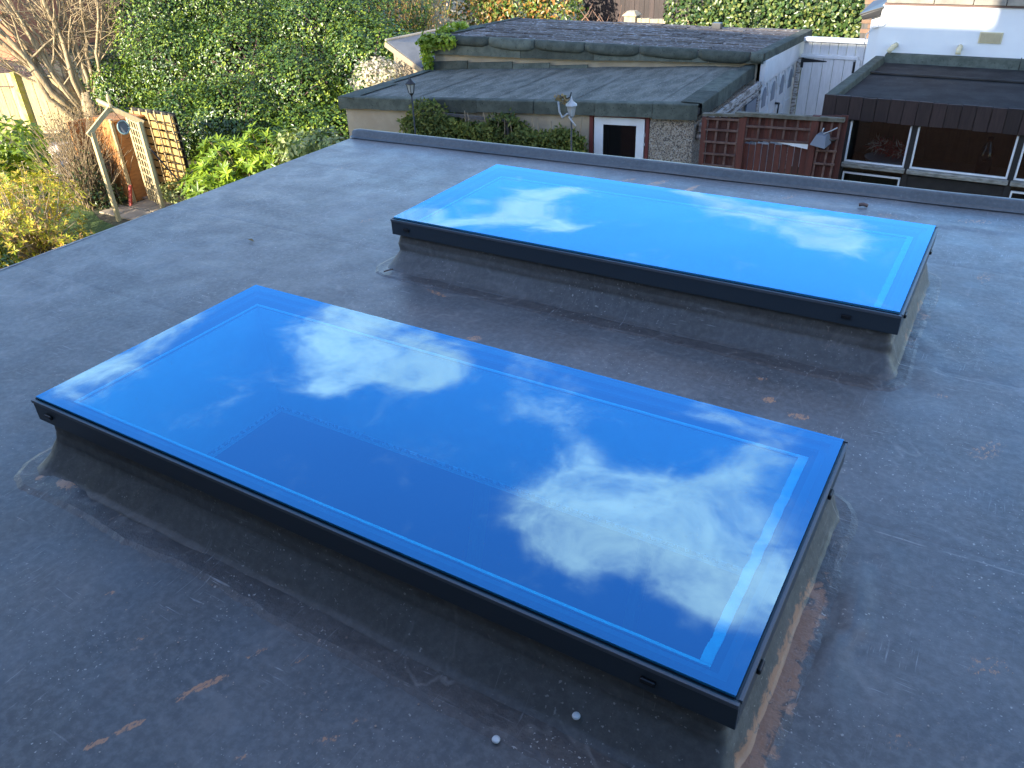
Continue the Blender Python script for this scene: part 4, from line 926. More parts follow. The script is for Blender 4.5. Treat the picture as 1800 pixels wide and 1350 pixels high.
bp_ = thing('brick_pier', 'brown brick pier between the ivy hedge and the white building', 'brick pier', (-2.4, 15.8, G))
for r in range(14):
    for k in range(3):
        x = -2.62 + k * .225 + (.11 if r % 2 else 0); z = -.9 + r * .075
        box('brick', (x, 15.7, z), (x + .215, 15.8, z + .065), mat('brown_brick', (0.23, 0.145, 0.09), .9, c2=(.17, .10, .065), scale=9, isl=.2), bp_, .004)
box('mortar_core', (-2.61, 15.708, G), (-1.95, 15.85, .14), M_GRWOOD, bp_)

# ------------------------------------------------------------------ dark timber outbuilding on the right
ob = thing('outbuilding', 'dark brown timber outbuilding with flat felt roof and white edged windows', 'outbuilding', (0, 11.5, G))
Yf = 10.40
for i in range(24):
    x = -2.0 + i * .148
    box('fascia_board', (x, Yf - .02 - .004 * (i % 2), -.765 + .006 * random.uniform(-1, 1)), (x + .142, Yf, -.50 + .004 * random.uniform(-1, 1)), M_DKWOOD, ob, .003)
box('fascia_backing', (-2.0, Yf + .001, -.74), (1.55, Yf + .03, -.52), M_BLKWOOD, ob)
MB().slab([(-1.90, Yf + .06, -.565), (1.55, Yf + .06, -.565), (1.55, 13.2, -.60), (-1.82, 13.2, -.60)], .05).build('roof_felt', M_FELTD, ob)
for k, y in enumerate((12.2,)): MB().slab([(-1.86, y, -.557), (1.55, y, -.557), (1.55, y + .10, -.562), (-1.86, y + .10, -.562)], .006).build('felt_lap', M_FELTD, ob)
MB().hexa([(-2.0, Yf + .001, -.62), (-1.86, Yf + .001, -.62), (-1.78, 13.12, -.62), (-1.92, 13.12, -.62), (-2.0, Yf + .001, -.495), (-1.87, Yf + .03, -.495), (-1.80, 13.12, -.505), (-1.92, 13.12, -.505)]).build('side_rim', M_FELTF, ob, .012)
MB().hexa([(-1.85, 13.14, -.66), (1.55, 13.14, -.66), (1.55, 13.29, -.66), (-1.85, 13.29, -.66), (-1.80, 13.20, -.485), (1.55, 13.20, -.475), (1.55, 13.29, -.47), (-1.80, 13.29, -.48)]).build('back_upstand', M_FELTF, ob, .01)
box('front_rim', (-1.86, Yf + .035, -.59), (1.55, Yf + .07, -.505), M_FELTD, ob)
# walls and windows
Yw = Yf + .06
box('corner_post', (-1.86, Yw - .03, G), (-1.73, Yw + .06, -.766), M_GRWOOD, ob, .004)
for x in (-1.70, -.955, .125, 1.2): box('post', (x - .03 if x > -1.5 else x - .02, Yw - .02, G), (x + .03, Yw + .06, -.77), M_BLKWOOD, ob, .004)
wins = [(-1.665, -.985), (-.925, .095), (.155, 1.16)]
for i, (a, b_) in enumerate(wins):
    w_ = thing('x', None, None) if False else None
    fr = box('window_frame', (a, Yw - .012, -1.275), (a + .022, Yw + .02, -.79), M_WHITE, ob, .003)
    box('stile', (b_ - .022, Yw - .012, -1.275), (b_, Yw + .02, -.79), M_WHITE, fr, .003)
    box('bottom_rail', (a + .022, Yw - .012, -1.275), (b_ - .022, Yw + .02, -1.255), M_WHITE, fr, .003)
    box('pane', (a + .022, Yw, -1.255), (b_ - .022, Yw + .006, -.772), M_WIN, fr)
    box('sill', (a - .02, Yw - .06, -1.335), (b_ + .02, Yw + .03, -1.278), M_SILL, ob, .012)
    fr = box('lower_window_frame', (a + .01, Yw - .012, -1.42), (b_ - .01, Yw + .02, -1.40), M_WHITE, ob, .003) if i != 1 else None
    if fr:
        for xx in (a + .01, b_ - .03): box('stile', (xx, Yw - .012, -2.2), (xx + .02, Yw + .02, -1.42), M_WHITE, fr, .003)
        box('pane', (a + .03, Yw, -2.2), (b_ - .03, Yw + .006, -1.42), M_WIN, fr)
    else: box('dark_panel', (a, Yw, -2.5), (b_, Yw + .02, -1.36), M_BLKWOOD, ob)
for i in range(12): box('pine_board', (-1.7 + i * .25, 12.4, -2.6), (-1.455 + i * .25, 12.42, -.68), M_PINE, ob)
box('end_wall', (-1.74, Yw + .06, G), (-1.70, 13.1, -.66), M_GRWOOD, ob); box('end_wall', (1.5, Yw + .06, G), (1.54, 13.1, -.66), M_BLKWOOD, ob)
box('workshop_floor', (-1.7, Yw + .06, G + .01), (1.5, 12.4, G + .03), M_ROOM, ob)
box('back_wall', (-1.7, 13.0, G), (1.5, 13.1, -.66), M_BLKWOOD, ob)
sh_ = thing('work_shelf', 'timber shelf inside the dark outbuilding below its windows', 'shelf', (-.2, 11.1, -1.4))
box('plank', (-1.68, 10.6, -1.42), (1.4, 11.3, -1.385), M_PINE, sh_)
for x in (-1.6, 0, 1.3): box('leg', (x, 11.2, G + .03), (x + .06, 11.26, -1.42), M_PINE, sh_)
tb = thing('tub', 'grey round tub behind the left window of the dark outbuilding', 'tub', (-1.25, 10.85, -1.385))
MB().lathe((-1.25, 10.85, -1.385), [(.20, 0), (.24, .09), (.25, .10), (.235, .10), (.19, .02)], 24).build('bowl', M_GREYPL, tb)
ti = thing('tinsel_bundle', 'crumpled bundle of red and pale tinsel behind the left window', 'tinsel', (-1.2, 10.95, -1.28))
P, N = lobes([((-1.32, 10.95, -1.18), (.14, .10, .07), 1), ((-1.13, 10.95, -1.21), (.13, .1, .07), 1)], 520, .3, -2); leaf_mesh('red_strip', P, unit(len(P)), .10, .012, M_TINSEL, ti)
P, N = lobes([((-1.36, 10.93, -1.17), (.10, .10, .06), 1), ((-1.13, 10.93, -1.20), (.12, .1, .07), .6)], 130, .3, -2); leaf_mesh('pale_strip', P, unit(len(P)), .10, .012, M_TINSELW, ti)
bt = thing('bottle', 'dark tall bottle shape behind the wide window of the outbuilding', 'bottle', (-.18, 11.0, -1.385))
MB().lathe((-.18, 11.0, -1.385), [(.08, 0), (.085, .2), (.07, .28), (.03, .36), (.03, .42)], 14).build('body', M_DKGLASS, bt)

# ------------------------------------------------------------------ red trellis fence
tf = thing('trellis_fence', 'red brown board fence with square trellis between garage and outbuilding', 'fence', (-2.5, 10, G))
Y0 = 10.0
def tz(x, y): return -.76 - (y - 200) * .00705 + (x - 1237) * .0007      # local drawing grid of the fence face
def tx(x): return -3.33 + (x - 1237) * .00675
def tbar(nm, m, xa, ya, xb, yb, w, o0=.0, th=.018, par=tf): 
    return MB().bar((tx(xa), Y0 + o0, tz(xa, ya)), (tx(xb), Y0 + o0, tz(xb, yb)), th, w, (0, 0, 1) if abs(xb - xa) > abs(yb - ya) else (1, 0, 0)).build(nm, m, par, .002)
tbar('top_rail', M_MOSSY, 1236, 200, 1312, 203, .035, -.01, .06); tbar('top_rail', M_MOSSY, 1296, 200, 1484, 213, .045, .0, .07)
for x in (1239.5, 1311, 1437): box('post', (tx(x) - .032 - (.01 if x > 1300 else 0), Y0 - .02, G), (tx(x) + .032 + (.01 if x > 1300 else 0), Y0 + .03, tz(x, 205)), M_RED, tf, .003)
for i in range(21):
    x = 1245 + i * 11.6; xa = tx(x); low = 251 if 1312 < x < 1430 else None
    if abs(x - 1311) < 2 or abs(x - 1437) < 5: continue
    if low:
        slope = (x - 1364) * .10 if x > 1364 else 0
        box('board', (xa, Y0 + .03, G), (xa + .07, Y0 + .045, tz(x, 252 + slope) - .012 * (i % 2)), M_RED, tf, .002)
        box('upper_board', (xa, Y0 + .032, tz(x, 249)), (xa + .076, Y0 + .047, tz(x, 206)), M_RED, tf, .002)
    else: box('board', (xa, Y0 + .03, G), (xa + .077, Y0 + .045, tz(x, 206)), M_RED, tf, .002)
for x in (1244, 1264, 1285, 1304): tbar('trellis_slat', M_REDT, x, 204, x - 3, 330, .026, .004)
for y in (207, 226, 247.5, 268.5, 289): tbar('trellis_slat', M_REDT, 1242, y, 1304, y + 4, .026, -.012)
for x in (1319, 1341, 1363, 1386, 1408, 1430): tbar('trellis_slat', M_REDT, x, 206, x - 1, 250, .024, .004)
for y in (221, 243): tbar('trellis_slat', M_REDT, 1318, y, 1431, y + 7, .026, -.012)
for x in (1448, 1465, 1478): tbar('trellis_slat', M_REDT, x, 212, x - 3, 330, .024, .004)
for y in (241, 262, 284): tbar('trellis_slat', M_REDT, 1445, y, 1480, y + 2, .024, -.012)
wp = MB().prism([(tx(1364), Y0 - .016, tz(1364, 246)), (tx(1433), Y0 - .016, tz(1433, 261)), (tx(1433), Y0 - .016, tz(1433, 250))], (0, .004, 0)).build('white_wedge', M_WHITE, tf); fixnormals(wp)
sl = thing('floodlight', 'grey boxy floodlight on a bracket at the right end of the trellis fence', 'floodlight', (-1.87, 9.9, -.9))
h_ = MB().hexa([(-1.985, 9.86, -.965), (-1.80, 9.82, -.985), (-1.76, 9.98, -.95), (-1.93, 9.99, -.94), (-1.93, 9.90, -.845), (-1.82, 9.88, -.855), (-1.80, 9.97, -.83), (-1.90, 9.98, -.825)]).build('housing', M_FLOOD, sl, .008)
MB().bar((-1.82, 9.93, -.90), (-1.74, 10.02, -.92), .03, .02).build('bracket', M_DGREY, sl)
MB().tube([(-1.86, 9.93, -.84), (-1.78, 9.95, -.80), (-1.72, 9.95, -.76)], .007, 5).tube([(-1.88, 9.95, -.83), (-1.87, 9.96, -.78)], .008, 5).build('arm', M_SILVER, sl)

# ------------------------------------------------------------------ hedges, walls and shrubs beyond the garages
def shrub(name, label, cat, loc, spec, n, L, m, wr=.5, stems=5, group=None, gap=-.55, gsc=3.0, jit=.7, shell=.7, stemr=.02, sm=None):
    t = thing(name, label, cat, loc, group)
    foliage('foliage', spec, n, L, m, t, wr, jit, gap, gsc, shell)
    mb = MB(); rnd = random.Random(len(label))
    for k in range(stems):
        c, r, w = spec[k % len(spec)]
        e = Vn(*c) + Vn(rnd.uniform(-.5, .5), rnd.uniform(-.5, .5), rnd.uniform(0, .5)) * Vn(*r)
        b0 = Vn(loc[0] + rnd.uniform(-.25, .25), loc[1] + rnd.uniform(-.25, .25), G); md = lerp(b0, e, .5) + Vn(rnd.uniform(-.2, .2), rnd.uniform(-.2, .2), .1)
        mb.tube([b0, md, e], [stemr, stemr * .8, stemr * .4], 5)
    mb.build('stem', sm or M_TWIGB, t)
    return t
ivs = [((-6.5 + i * .55, 18.1 + .15 * (i % 2), -.95 + .12 * (i % 3)), (.62, .5, .85), 1) for i in range(8)]
shrub('ivy_hedge', 'dense dark green ivy hedge behind the garages, left of the white building', 'hedge', (-4.6, 18.2, G), ivs + [((-4.6, 18.3, -2.1), (2.2, .6, .8), 1)], 20000, .085, L_IVY, .8, 8, gap=-.5, gsc=3.2)
shrub('photinia_shrub', 'tall shrub with green and coppery red leaves behind the weathered garage roof', 'shrub', (-10.9, 18.3, G), [((-11.9, 18.2, -.8), (.8, .6, .9), 1), ((-10.9, 18.0, -.7), (.9, .6, 1.0), 1), ((-9.9, 18.2, -.75), (.75, .6, .95), 1), ((-10.9, 18.3, -1.9), (1.6, .6, .9), .7)], 9000, .11, L_PHOT, .5, 7, gap=-.5)
# stone pillar and low wall
sw = thing('garden_wall', 'low buff stone wall with a capped square pillar at its left end', 'garden wall', (-7.3, 18, G))
pl_ = box('pillar', (-7.98, 17.9, G), (-7.71, 18.17, -.78), M_STONE, sw, .01)
MB().hexa([(-8.03, 17.85, -.78), (-7.66, 17.85, -.78), (-7.66, 18.22, -.78), (-8.03, 18.22, -.78), (-7.93, 17.95, -.68), (-7.76, 17.95, -.68), (-7.76, 18.12, -.68), (-7.93, 18.12, -.68)]).build('cap', M_STONE, pl_, .02)
for i in range(12): box('stone', (-7.70 + i * .10, 17.98 + .01 * (i % 2), G), (-7.605 + i * .10, 18.1, -.83 + .008 * random.uniform(-1, 1)), M_STONE, sw, .006)
# golden stems, curly shrub
def twigs(name, label, cat, c, n, h, spread, m, curl=.1, r=.009, base=.25, lean=(0, 0), loc=None, group=None, z0=G):
    t = thing(name, label, cat, (c[0], c[1], z0), group); mb = MB(); rnd = random.Random(int(abs(c[0] * 100)))
    for k in range(n):
        p = Vn(c[0] + rnd.gauss(0, base), c[1] + rnd.gauss(0, base), z0); d = Vn(rnd.gauss(0, spread) + lean[0], rnd.gauss(0, spread) + lean[1], 1.0)
        L_ = h * rnd.uniform(.6, 1.05); pts = [p]; S_ = 7
        for j in range(S_):
            d = d + Vn(rnd.gauss(0, curl), rnd.gauss(0, curl), rnd.gauss(0, curl)); d /= np.linalg.norm(d); pts.append(pts[-1] + d * L_ / S_)
        mb.tube(pts, [r * (1 - .7 * j / S_) for j in range(S_ + 1)], 4, cap=False)
        for q in range(2):
            j = rnd.randint(3, S_ - 1); e = d + Vn(rnd.gauss(0, .5), rnd.gauss(0, .5), rnd.gauss(0, .3)); e /= np.linalg.norm(e)
            mb.tube([pts[j], pts[j] + e * L_ * .12, pts[j] + e * L_ * .2 + Vn(0, 0, .05)], [r * .5, r * .4, r * .2], 3, cap=False)
    mb.build('stems', m, t); return t
twigs('dogwood_shrub', 'leafless shrub of upright golden stems behind the cream clad outhouse', 'shrub', (-13.1, 16.4), 230, 3.0, .20, M_TWIGO, .06, .012, .45)
twigs('contorted_shrub', 'leafless shrub of curling pinkish twigs behind the weathered garage roof', 'shrub', (-8.75, 17.6), 60, 2.4, .16, M_TWIGR, .30, .014, .12)
shrub('pale_shrub', 'loose pale blossoming shrub to the right of the golden stems', 'shrub', (-12.5, 17.6, G), [((-12.4, 17.6, -1.0), (.6, .5, .7), 1)], 700, .09, L_BLOSS, .8, 8, gap=-.3, sm=M_TWIGO)
# trees and ground cover farther back
def tree(label, x, y, h, rad, m, n, L, seed, name='dark_tree', group='dark trees beyond the gardens', th=.18):
    t = thing(name, label, 'tree', (x, y, G), group); rnd = random.Random(seed); mb = MB()
    mb.tube([(x, y, G), (x + .1, y, G + h * .35), (x - .05, y + .05, G + h * .8)], [th, th * .8, th * .3], 8)
    for k in range(7):
        a = rnd.uniform(0, 6.28); z = G + h * rnd.uniform(.25, .7); mb.tube([(x, y, z), (x + rad * .5 * math.cos(a), y + rad * .5 * math.sin(a), z + .4), (x + rad * .85 * math.cos(a), y + rad * .85 * math.sin(a), z + .7)], [th * .4, th * .25, .02], 5)
    mb.build('trunk', M_BARK if m is not L_DARK else M_TWIGP, t)
    sp = [((x + rad * .55 * math.cos(k * 2.4), y + rad * .55 * math.sin(k * 2.4), G + h * (.28 + .09 * k)), (rad * .62, rad * .62, h * .17), 1) for k in range(7)] + [((x, y, G + h * .2), (rad * .8, rad * .8, h * .18), .8)]
    foliage('crown', sp, n, L, m, t, .5, .8, -.45, 2.2, .6)
    return t
tree('dark evergreen tree behind the curly twigs and the stone pillar', -10.8, 24.5, 3.9, 2.0, L_DARK, 9000, .13, 1)
tree('dark evergreen tree behind the low stone wall', -7.6, 26.0, 4.0, 2.2, L_DARK, 9000, .13, 2)
tree('dark evergreen tree behind the ivy hedge', -4.0, 25.0, 4.2, 2.4, L_DARK, 8000, .13, 3)
tree('olive green tree behind the golden stems and pale blossom shrub', -15.6, 24.0, 4.0, 2.4, L_PHOT, 9000, .12, 4, 'bushy_tree', None)
tree('dark green conifer behind the leafless tree, nearer the brick house', -34.0, 23.5, 4.6, 3.0, L_DARK, 9000, .16, 5)
tree('dark green conifer behind the leafless tree, nearer the holly', -29.0, 23.5, 4.8, 3.2, L_DARK, 10000, .16, 6)
tree('dark green conifer behind the top of the holly', -23.5, 24.5, 4.8, 3.0, L_DARK, 9000, .15, 7)
bb = thing('board_fence', 'dark board fence behind the curly twig shrub', 'fence', (-8.2, 19.5, G))
for i in range(34): box('board', (-9.8 + i * .125, 19.5 + .006 * (i % 2), G), (-9.68 + i * .125, 19.52 + .006 * (i % 2), -.62), M_DKWOOD, bb)

# cream clad outhouse with a grey lean-to roof
co = thing('outhouse', 'small cream clad outhouse with a sloping grey roof left of the garages', 'outhouse', (-9.3, 12.4, G))
q = [Vn(-9.88, 11.95, -.50), Vn(-9.02, 11.75, -.86), Vn(-8.72, 12.5, -.58), Vn(-9.3, 13.2, -.42)]
MB().slab([tuple(p) for p in q], .05).build('roof', M_SLATE, co)
for i in range(7):
    z1 = -.93 - i * .13
    MB().hexa([(-9.85, 12.02, z1 - .128), (-9.0, 11.84, z1 - .128), (-9.0, 11.88, z1 - .128), (-9.85, 12.06, z1 - .128), (-9.85, 12.03, z1), (-9.0, 11.85, z1), (-9.0, 11.88, z1), (-9.85, 12.06, z1)]).build('cladding_board', M_CREAM, co)
MB().prism([(-9.85, 12.05, -.93), (-9.0, 11.87, -.93), (-9.85, 12.05, -.58)], (0, .05, 0)).build('gable', M_CREAM, co)
MB().bar((-9.92, 11.93, -.55), (-8.98, 11.73, -.93), .03, .09).build('bargeboard', M_CREAM, co, .004)
MB().bar((-9.92, 11.95, -.485), (-9.28, 13.25, -.40), .06, .03).build('verge_trim', M_COPING, co, .004)
MB().box((-9.8, 12.1, G), (-9.0, 13.1, -1.0)).build('core_wall', M_CREAM, co)

# ------------------------------------------------------------------ big holly
ho = thing('holly_tree', 'large glossy dark green holly filling the left of the garden', 'holly', (-14.0, 13.2, G))
HL = [((-16.3, 12.6, -1.6), (1.3, 1.3, 1.2), 1), ((-14.9, 13.2, -1.5), (1.5, 1.3, 1.3), 1.2), ((-13.5, 14.2, -1.1), (1.5, 1.3, 1.3), 1.2), ((-13.3, 15.6, -.6), (1.4, 1.3, 1.2), 1), ((-17.6, 13.2, -1.0), (1.2, 1.2, 1.2), 1),
      ((-13.3, 11.3, -2.1), (1.1, .9, .8), 1), ((-14.6, 11.1, -2.2), (1.0, .9, .75), 1), ((-12.7, 12.4, -1.8), (1.2, 1.0, 1.0), 1.1), ((-11.6, 13.5, -1.3), (1.1, 1.0, .95), 1), ((-16.3, 14.4, -.4), (1.6, 1.3, 1.2), 1), ((-15.0, 15.6, -.3), (1.6, 1.4, 1.2), 1), ((-17.2, 13.8, -.4), (1.3, 1.2, 1.1), 1),
      ((-10.6, 12.7, -1.9), (1.0, .9, .9), .9), ((-12.0, 11.6, -2.3), (.9, .8, .6), .8), ((-11.0, 11.6, -2.3), (.8, .7, .6), .6), ((-18.6, 12.3, -2.0), (.9, .8, .8), .8)]
foliage('crown', HL, 135000, .070, L_HOLLY, ho, .62, .5, -.85, 2.6, .70)
P, N = lobes(HL, 13000, .95, -.2, 3.1); leaf_mesh('highlight_leaves', P, N + unit(len(P)) * .6, .06, .03, L_BRIGHT, ho)  # brighter outer leaves, sunlit highlights of the crown put into leaf colour
mb = MB(); rnd = random.Random(5)
for c, r, w in HL:
    b0 = Vn(-14 + rnd.uniform(-.5, .5), 13.2 + rnd.uniform(-.4, .4), G); e = Vn(*c)
    mb.tube([b0, lerp(b0, e, .5) + Vn(0, 0, .3), e], [.13, .08, .03], 6)
    for k in range(10): d_ = unit(1)[0] * np.array(r); mb.tube([e, e + d_ * .6, e + d_ * 1.05], [.025, .015, .006], 4, cap=False)
mb.build('limbs', M_TWIGP, ho)

# rhododendron, variegated shrub, low plants along the roof edge
def bush_rosettes(name, label, cat, loc, spec, n, per, L, wd, m, group=None, stem=M_TWIGB, gap=-2, spread=.8, twigr=.008, shell=.8):
    t = thing(name, label, cat, loc, group)
    P, N = lobes(spec, n, shell, gap, 3.0)
    rosettes('foliage', P, N + unit(len(P)) * .45 + np.array([0, 0, .55]), per, L, wd, m, t, spread)
    mb = MB(); b0 = Vn(loc[0], loc[1], G)
    for i in range(0, len(P), max(1, len(P) // 160)):
        a_ = b0 + Vn(random.uniform(-.2, .2), random.uniform(-.2, .2), 0); mb.tube([a_, lerp(a_, P[i], .55) + Vn(random.uniform(-.1, .1), random.uniform(-.1, .1), .12), P[i]], [twigr * 1.6, twigr, twigr * .5], 4, cap=False)
    mb.build('stem', stem, t); return t
bush_rosettes('rhododendron', 'bright green rhododendron with whorled leaves at the roof edge below the holly', 'shrub', (-10.9, 9.2, G), [((-11.1, 9.05, -2.1), (.65, .55, .5), 1), ((-10.6, 9.4, -2.0), (.6, .5, .5), 1), ((-11.2, 8.7, -2.4), (.6, .5, .4), .8)], 520, 8, .155, .28, L_RHOD)
shrub('blossom_shrub', 'pale cream blossoming shrub hiding the front of the cream clad outhouse', 'shrub', (-9.9, 11.5, G), [((-9.75, 11.55, -1.0), (.38, .25, .30), 1), ((-9.35, 11.35, -1.22), (.36, .2, .2), .8), ((-10.1, 11.7, -1.2), (.4, .3, .45), .8)], 1500, .07, L_BLOSS, .7, 8, gap=-.5, sm=M_TWIGO)
shrub('laurel_shrub', 'small shrub with cream edged leaves beside the left wall of the garage', 'shrub', (-9.4, 9.4, G), [((-9.75, 9.3, -1.75), (.42, .38, .32), 1), ((-9.25, 9.45, -1.68), (.42, .36, .28), 1), ((-8.95, 9.25, -1.72), (.25, .22, .25), .6), ((-9.4, 9.4, -2.2), (.6, .4, .4), .8)], 1500, .12, L_VARI, .45, 6, gap=-.7)
shrub('ground_ivy', 'low leafy ground plants at the foot of the golden board fence', 'plant', (-12.0, 8.9, G), [((-12.25, 8.8, -2.65), (.6, .3, .22), 1), ((-11.7, 9.0, -2.55), (.5, .4, .25), 1)], 1500, .07, L_VARI, .6, 4, gap=-.6)
# pieris at the lower left and its neighbours
PS = [((-12.2, 6.1, -2.2), (.85, .75, .55), 1), ((-13.1, 6.7, -2.1), (.8, .6, .42), 1.2), ((-11.9, 5.6, -2.4), (.7, .6, .4), .9), ((-12.7, 5.9, -2.1), (.8, .6, .6), 1), ((-11.6, 6.2, -2.5), (.5, .5, .3), .5)]
bush_rosettes('pieris_shrub', 'sprawling shrub with yellow and orange young leaves at the lower left', 'shrub', (-12.2, 6.0, G), PS, 1150, 6, .085, .30, L_PIER, None, M_TWIG, -.45, .7, .008, .45)
shrub('camellia_shrub', 'dark green broad leaved bush at the lower left corner under the yellow shrub', 'shrub', (-11.9, 5.1, G), [((-12.3, 5.2, -2.4), (.5, .4, .35), 1), ((-11.6, 5.0, -2.6), (.6, .4, .3), 1)], 1500, .10, L_HOLLY, .5, 6)
shrub('hydrangea_bush', 'bright yellow green leafy bush at the left edge above the yellow shrub', 'shrub', (-15.6, 7.9, G), [((-15.9, 8.0, -2.05), (.75, .6, .5), 1), ((-15.2, 7.6, -2.3), (.6, .5, .4), .7)], 1600, .13, L_BRIGHT, .7, 6)
# bare brushy shrub with ivy round its foot
tw = twigs('brushy_shrub', 'bare brown brushwood shrub with ivy at its foot, left of the rose arch', 'shrub', (-13.75, 8.0), 210, 1.75, .22, M_TWIGB, .09, .010, .20, z0=G - .1)
foliage('ivy', [((-13.6, 8.0, -2.35), (.28, .28, .5), 1), ((-13.3, 8.0, -2.6), (.3, .25, .25), .6)], 900, .06, L_IVY, tw, .7, .8, -.6)
foliage('dry_tips', [((-14.0, 8.25, -1.5), (.6, .5, .5), 1)], 900, .05, L_DRY, tw, .35, 1.2, -.6, 4, .4)

# ------------------------------------------------------------------ leafless tree, fence, brick house on the far left
bt_ = thing('bare_tree', 'many stemmed leafless tree with pale bark at the upper left', 'tree', (-18.7, 11.5, G))
mb = MB(); rnd = random.Random(21); b0 = Vn(-18.7, 11.5, G)
mb.tube([b0, b0 + Vn(-.03, 0, .5), b0 + Vn(-.08, .02, .85)], [.22, .19, .16], 10)
right = Vn(.54, .84, 0)
for k in range(17):
    s_ = -1.9 + k * .19 + rnd.uniform(-.12, .12); h_ = 3.3 - abs(s_ + .3) * .35; r_ = rnd.choice((.035, .045, .06, .075))
    st = b0 + right * (s_ * .10) + Vn(0, 0, .15 + .12 * (k % 5)); e = right * s_ * .85 + Vn(rnd.uniform(-.4, .4), rnd.uniform(-.4, .4), h_)
    pts = [st, st + e * .25 + right * s_ * .10, st + e * .5 + Vn(rnd.gauss(0, .05), rnd.gauss(0, .05), 0), st + e * .75 + right * rnd.gauss(0, .08), st + e]; mb.tube(pts, [r_, r_ * .9, r_ * .8, r_ * .6, r_ * .4], 7)
    for j in range(4): grow(mb, lerp(pts[1 + j % 3], pts[2 + j % 3], rnd.random()), e / np.linalg.norm(e) * .8 + right * rnd.gauss(0, .6), 1.0, r_ * .4, 2, rnd, (2, 3), .22, .1)
mb.build('trunk', M_BARK, bt_)
mb = MB()
for k in range(60):    # fine side twigs, many sweeping to the right in front of the holly
    s_ = rnd.uniform(-1.8, 2.8); z = rnd.uniform(1.2, 3.4); p = b0 + right * s_ * .5 * (z / 3) + Vn(0, 0, z)
    grow(mb, p, right * rnd.gauss(.5, .8) + Vn(0, 0, rnd.gauss(.2, .5)), rnd.uniform(.7, 1.3), .012, 2, rnd, (2, 4), .25, .05, .7, 4, .55)
mb.build('twigs', M_TWIG, bt_)
shrub('brushwood_heap', 'tangle of purplish brown twigs over the top of the pale board fence', 'shrub', (-20.9, 11.7, G), [((-21.2, 11.5, -1.5), (.9, .6, .3), 1)], 40, .05, L_DRY, .5, 3)
mb = MB()
for k in range(150):
    p = Vn(-21.6 + rnd.gauss(0, .9), 11.3 + rnd.gauss(0, .45), -1.75 + rnd.gauss(0, .12)); d_ = right * rnd.gauss(0, 1) + Vn(0, 0, rnd.gauss(.15, .25)); mb.tube([p, p + d_ * .4, p + d_ * .8 + Vn(0, 0, -.1)], [.012, .009, .004], 3, cap=False)
hp = [o for o in S.objects if o.name == 'brushwood_heap'][0]; mb.build('twigs', M_TWIGP, hp)
def board_fence(P0, P1, top, n, label, m):
    t = thing('board_fence', label, 'fence', ((P0[0] + P1[0]) / 2, (P0[1] + P1[1]) / 2, G))
    d_ = Vn(P1[0] - P0[0], P1[1] - P0[1], 0); L_ = np.linalg.norm(d_); d_ /= L_; nr = np.array([d_[1], -d_[0], 0])
    for i in range(n):
        a_ = Vn(P0[0], P0[1], 0) + d_ * L_ * i / n + nr * (.008 * (i % 2)); b_ = a_ + d_ * (L_ / n * 1.05); c, e = b_ - nr * .015, a_ - nr * .015
        z1 = top + .01 * random.uniform(-1, 1)
        MB().hexa([(a_[0], a_[1], G), (b_[0], b_[1], G), (c[0], c[1], G), (e[0], e[1], G), (a_[0], a_[1], z1), (b_[0], b_[1], z1), (c[0], c[1], z1), (e[0], e[1], z1)]).build('board', m, t)
    return t
f1 = board_fence((-24.0, 9.2), (-19.95, 10.68), -1.45, 36, 'sun bleached vertical board fence at the left edge of the garden', M_FENCE)
MB().bar((-19.9, 10.68, G), (-19.9, 10.68, -1.42), .14, .14, (1, 0, 0)).build('algae_post', M_ALGAE, f1)
f2 = board_fence((-19.8, 10.75), (-19.15, 11.25), -1.55, 9, 'shaded brown board fence panel behind the leafless tree foot', M_PALE)
bh = thing('brick_house', 'orange brick house wall at the far upper left corner', 'house', (-34, 18.5, G))
MB().hexa([(-42, 12.8, G), (-30.47, 16.78, G), (-32.5, 22.5, G), (-44, 18.5, G), (-42, 12.8, 1.6), (-30.9, 16.75, 1.6), (-32.9, 22.5, 1.6), (-44, 18.5, 1.6)]).build('wall', M_BRICK, bh)
MB().hexa([(-42.3, 12.5, 1.6), (-30.6, 16.5, 1.6), (-32.6, 22.8, 1.6), (-44.3, 18.8, 1.6), (-38, 16.0, 3.6), (-36, 16.7, 3.6), (-36.3, 18.2, 3.6), (-39, 18, 3.6)]).build('roof', M_TILE, bh)
MB().bar((-30.78, 16.62, -1.5), (-30.86, 16.62, -1.1), .10, .10, (1, 0, 0)).build('downpipe_end', M_WHITE, bh)

# rubble by the fence
rb = [(-17.2, 9.6), (-16.7, 9.5), (-17.6, 9.9), (-16.2, 9.3), (-18.0, 10.0), (-16.9, 9.0), (-18.4, 9.7), (-15.9, 9.0)]
rl_ = ['pale cracked slab lying below the brushy shrub', 'grey broken slab leaning in the rubble by the fence', 'brown rubble lump farthest towards the fence corner', 'pale rubble block nearest the brushy shrub', 'flat reddish slab at the fence foot', 'small pale rubble lump on the lawn side', 'white lump of rubble at the left of the heap', 'buff broken block at the lawn edge']
for (x, y), lb in zip(rb, rl_):
    s = random.uniform(.18, .38); vs = []
    for sx in (-1, 1):
        for sy in (-1, 1):
            for sz in (0, 1): vs.append((x + sx * s * random.uniform(.6, 1), y + sy * s * random.uniform(.5, .9), G + sz * s * random.uniform(.35, .8)))
    MB().add(vs, [(0, 1, 3, 2), (4, 6, 7, 5), (0, 4, 5, 1), (2, 3, 7, 6), (0, 2, 6, 4), (1, 5, 7, 3)]).build('rubble_block', M_RUBBLE, None, .03, label=lb, cat='rubble', group='rubble by the fence')
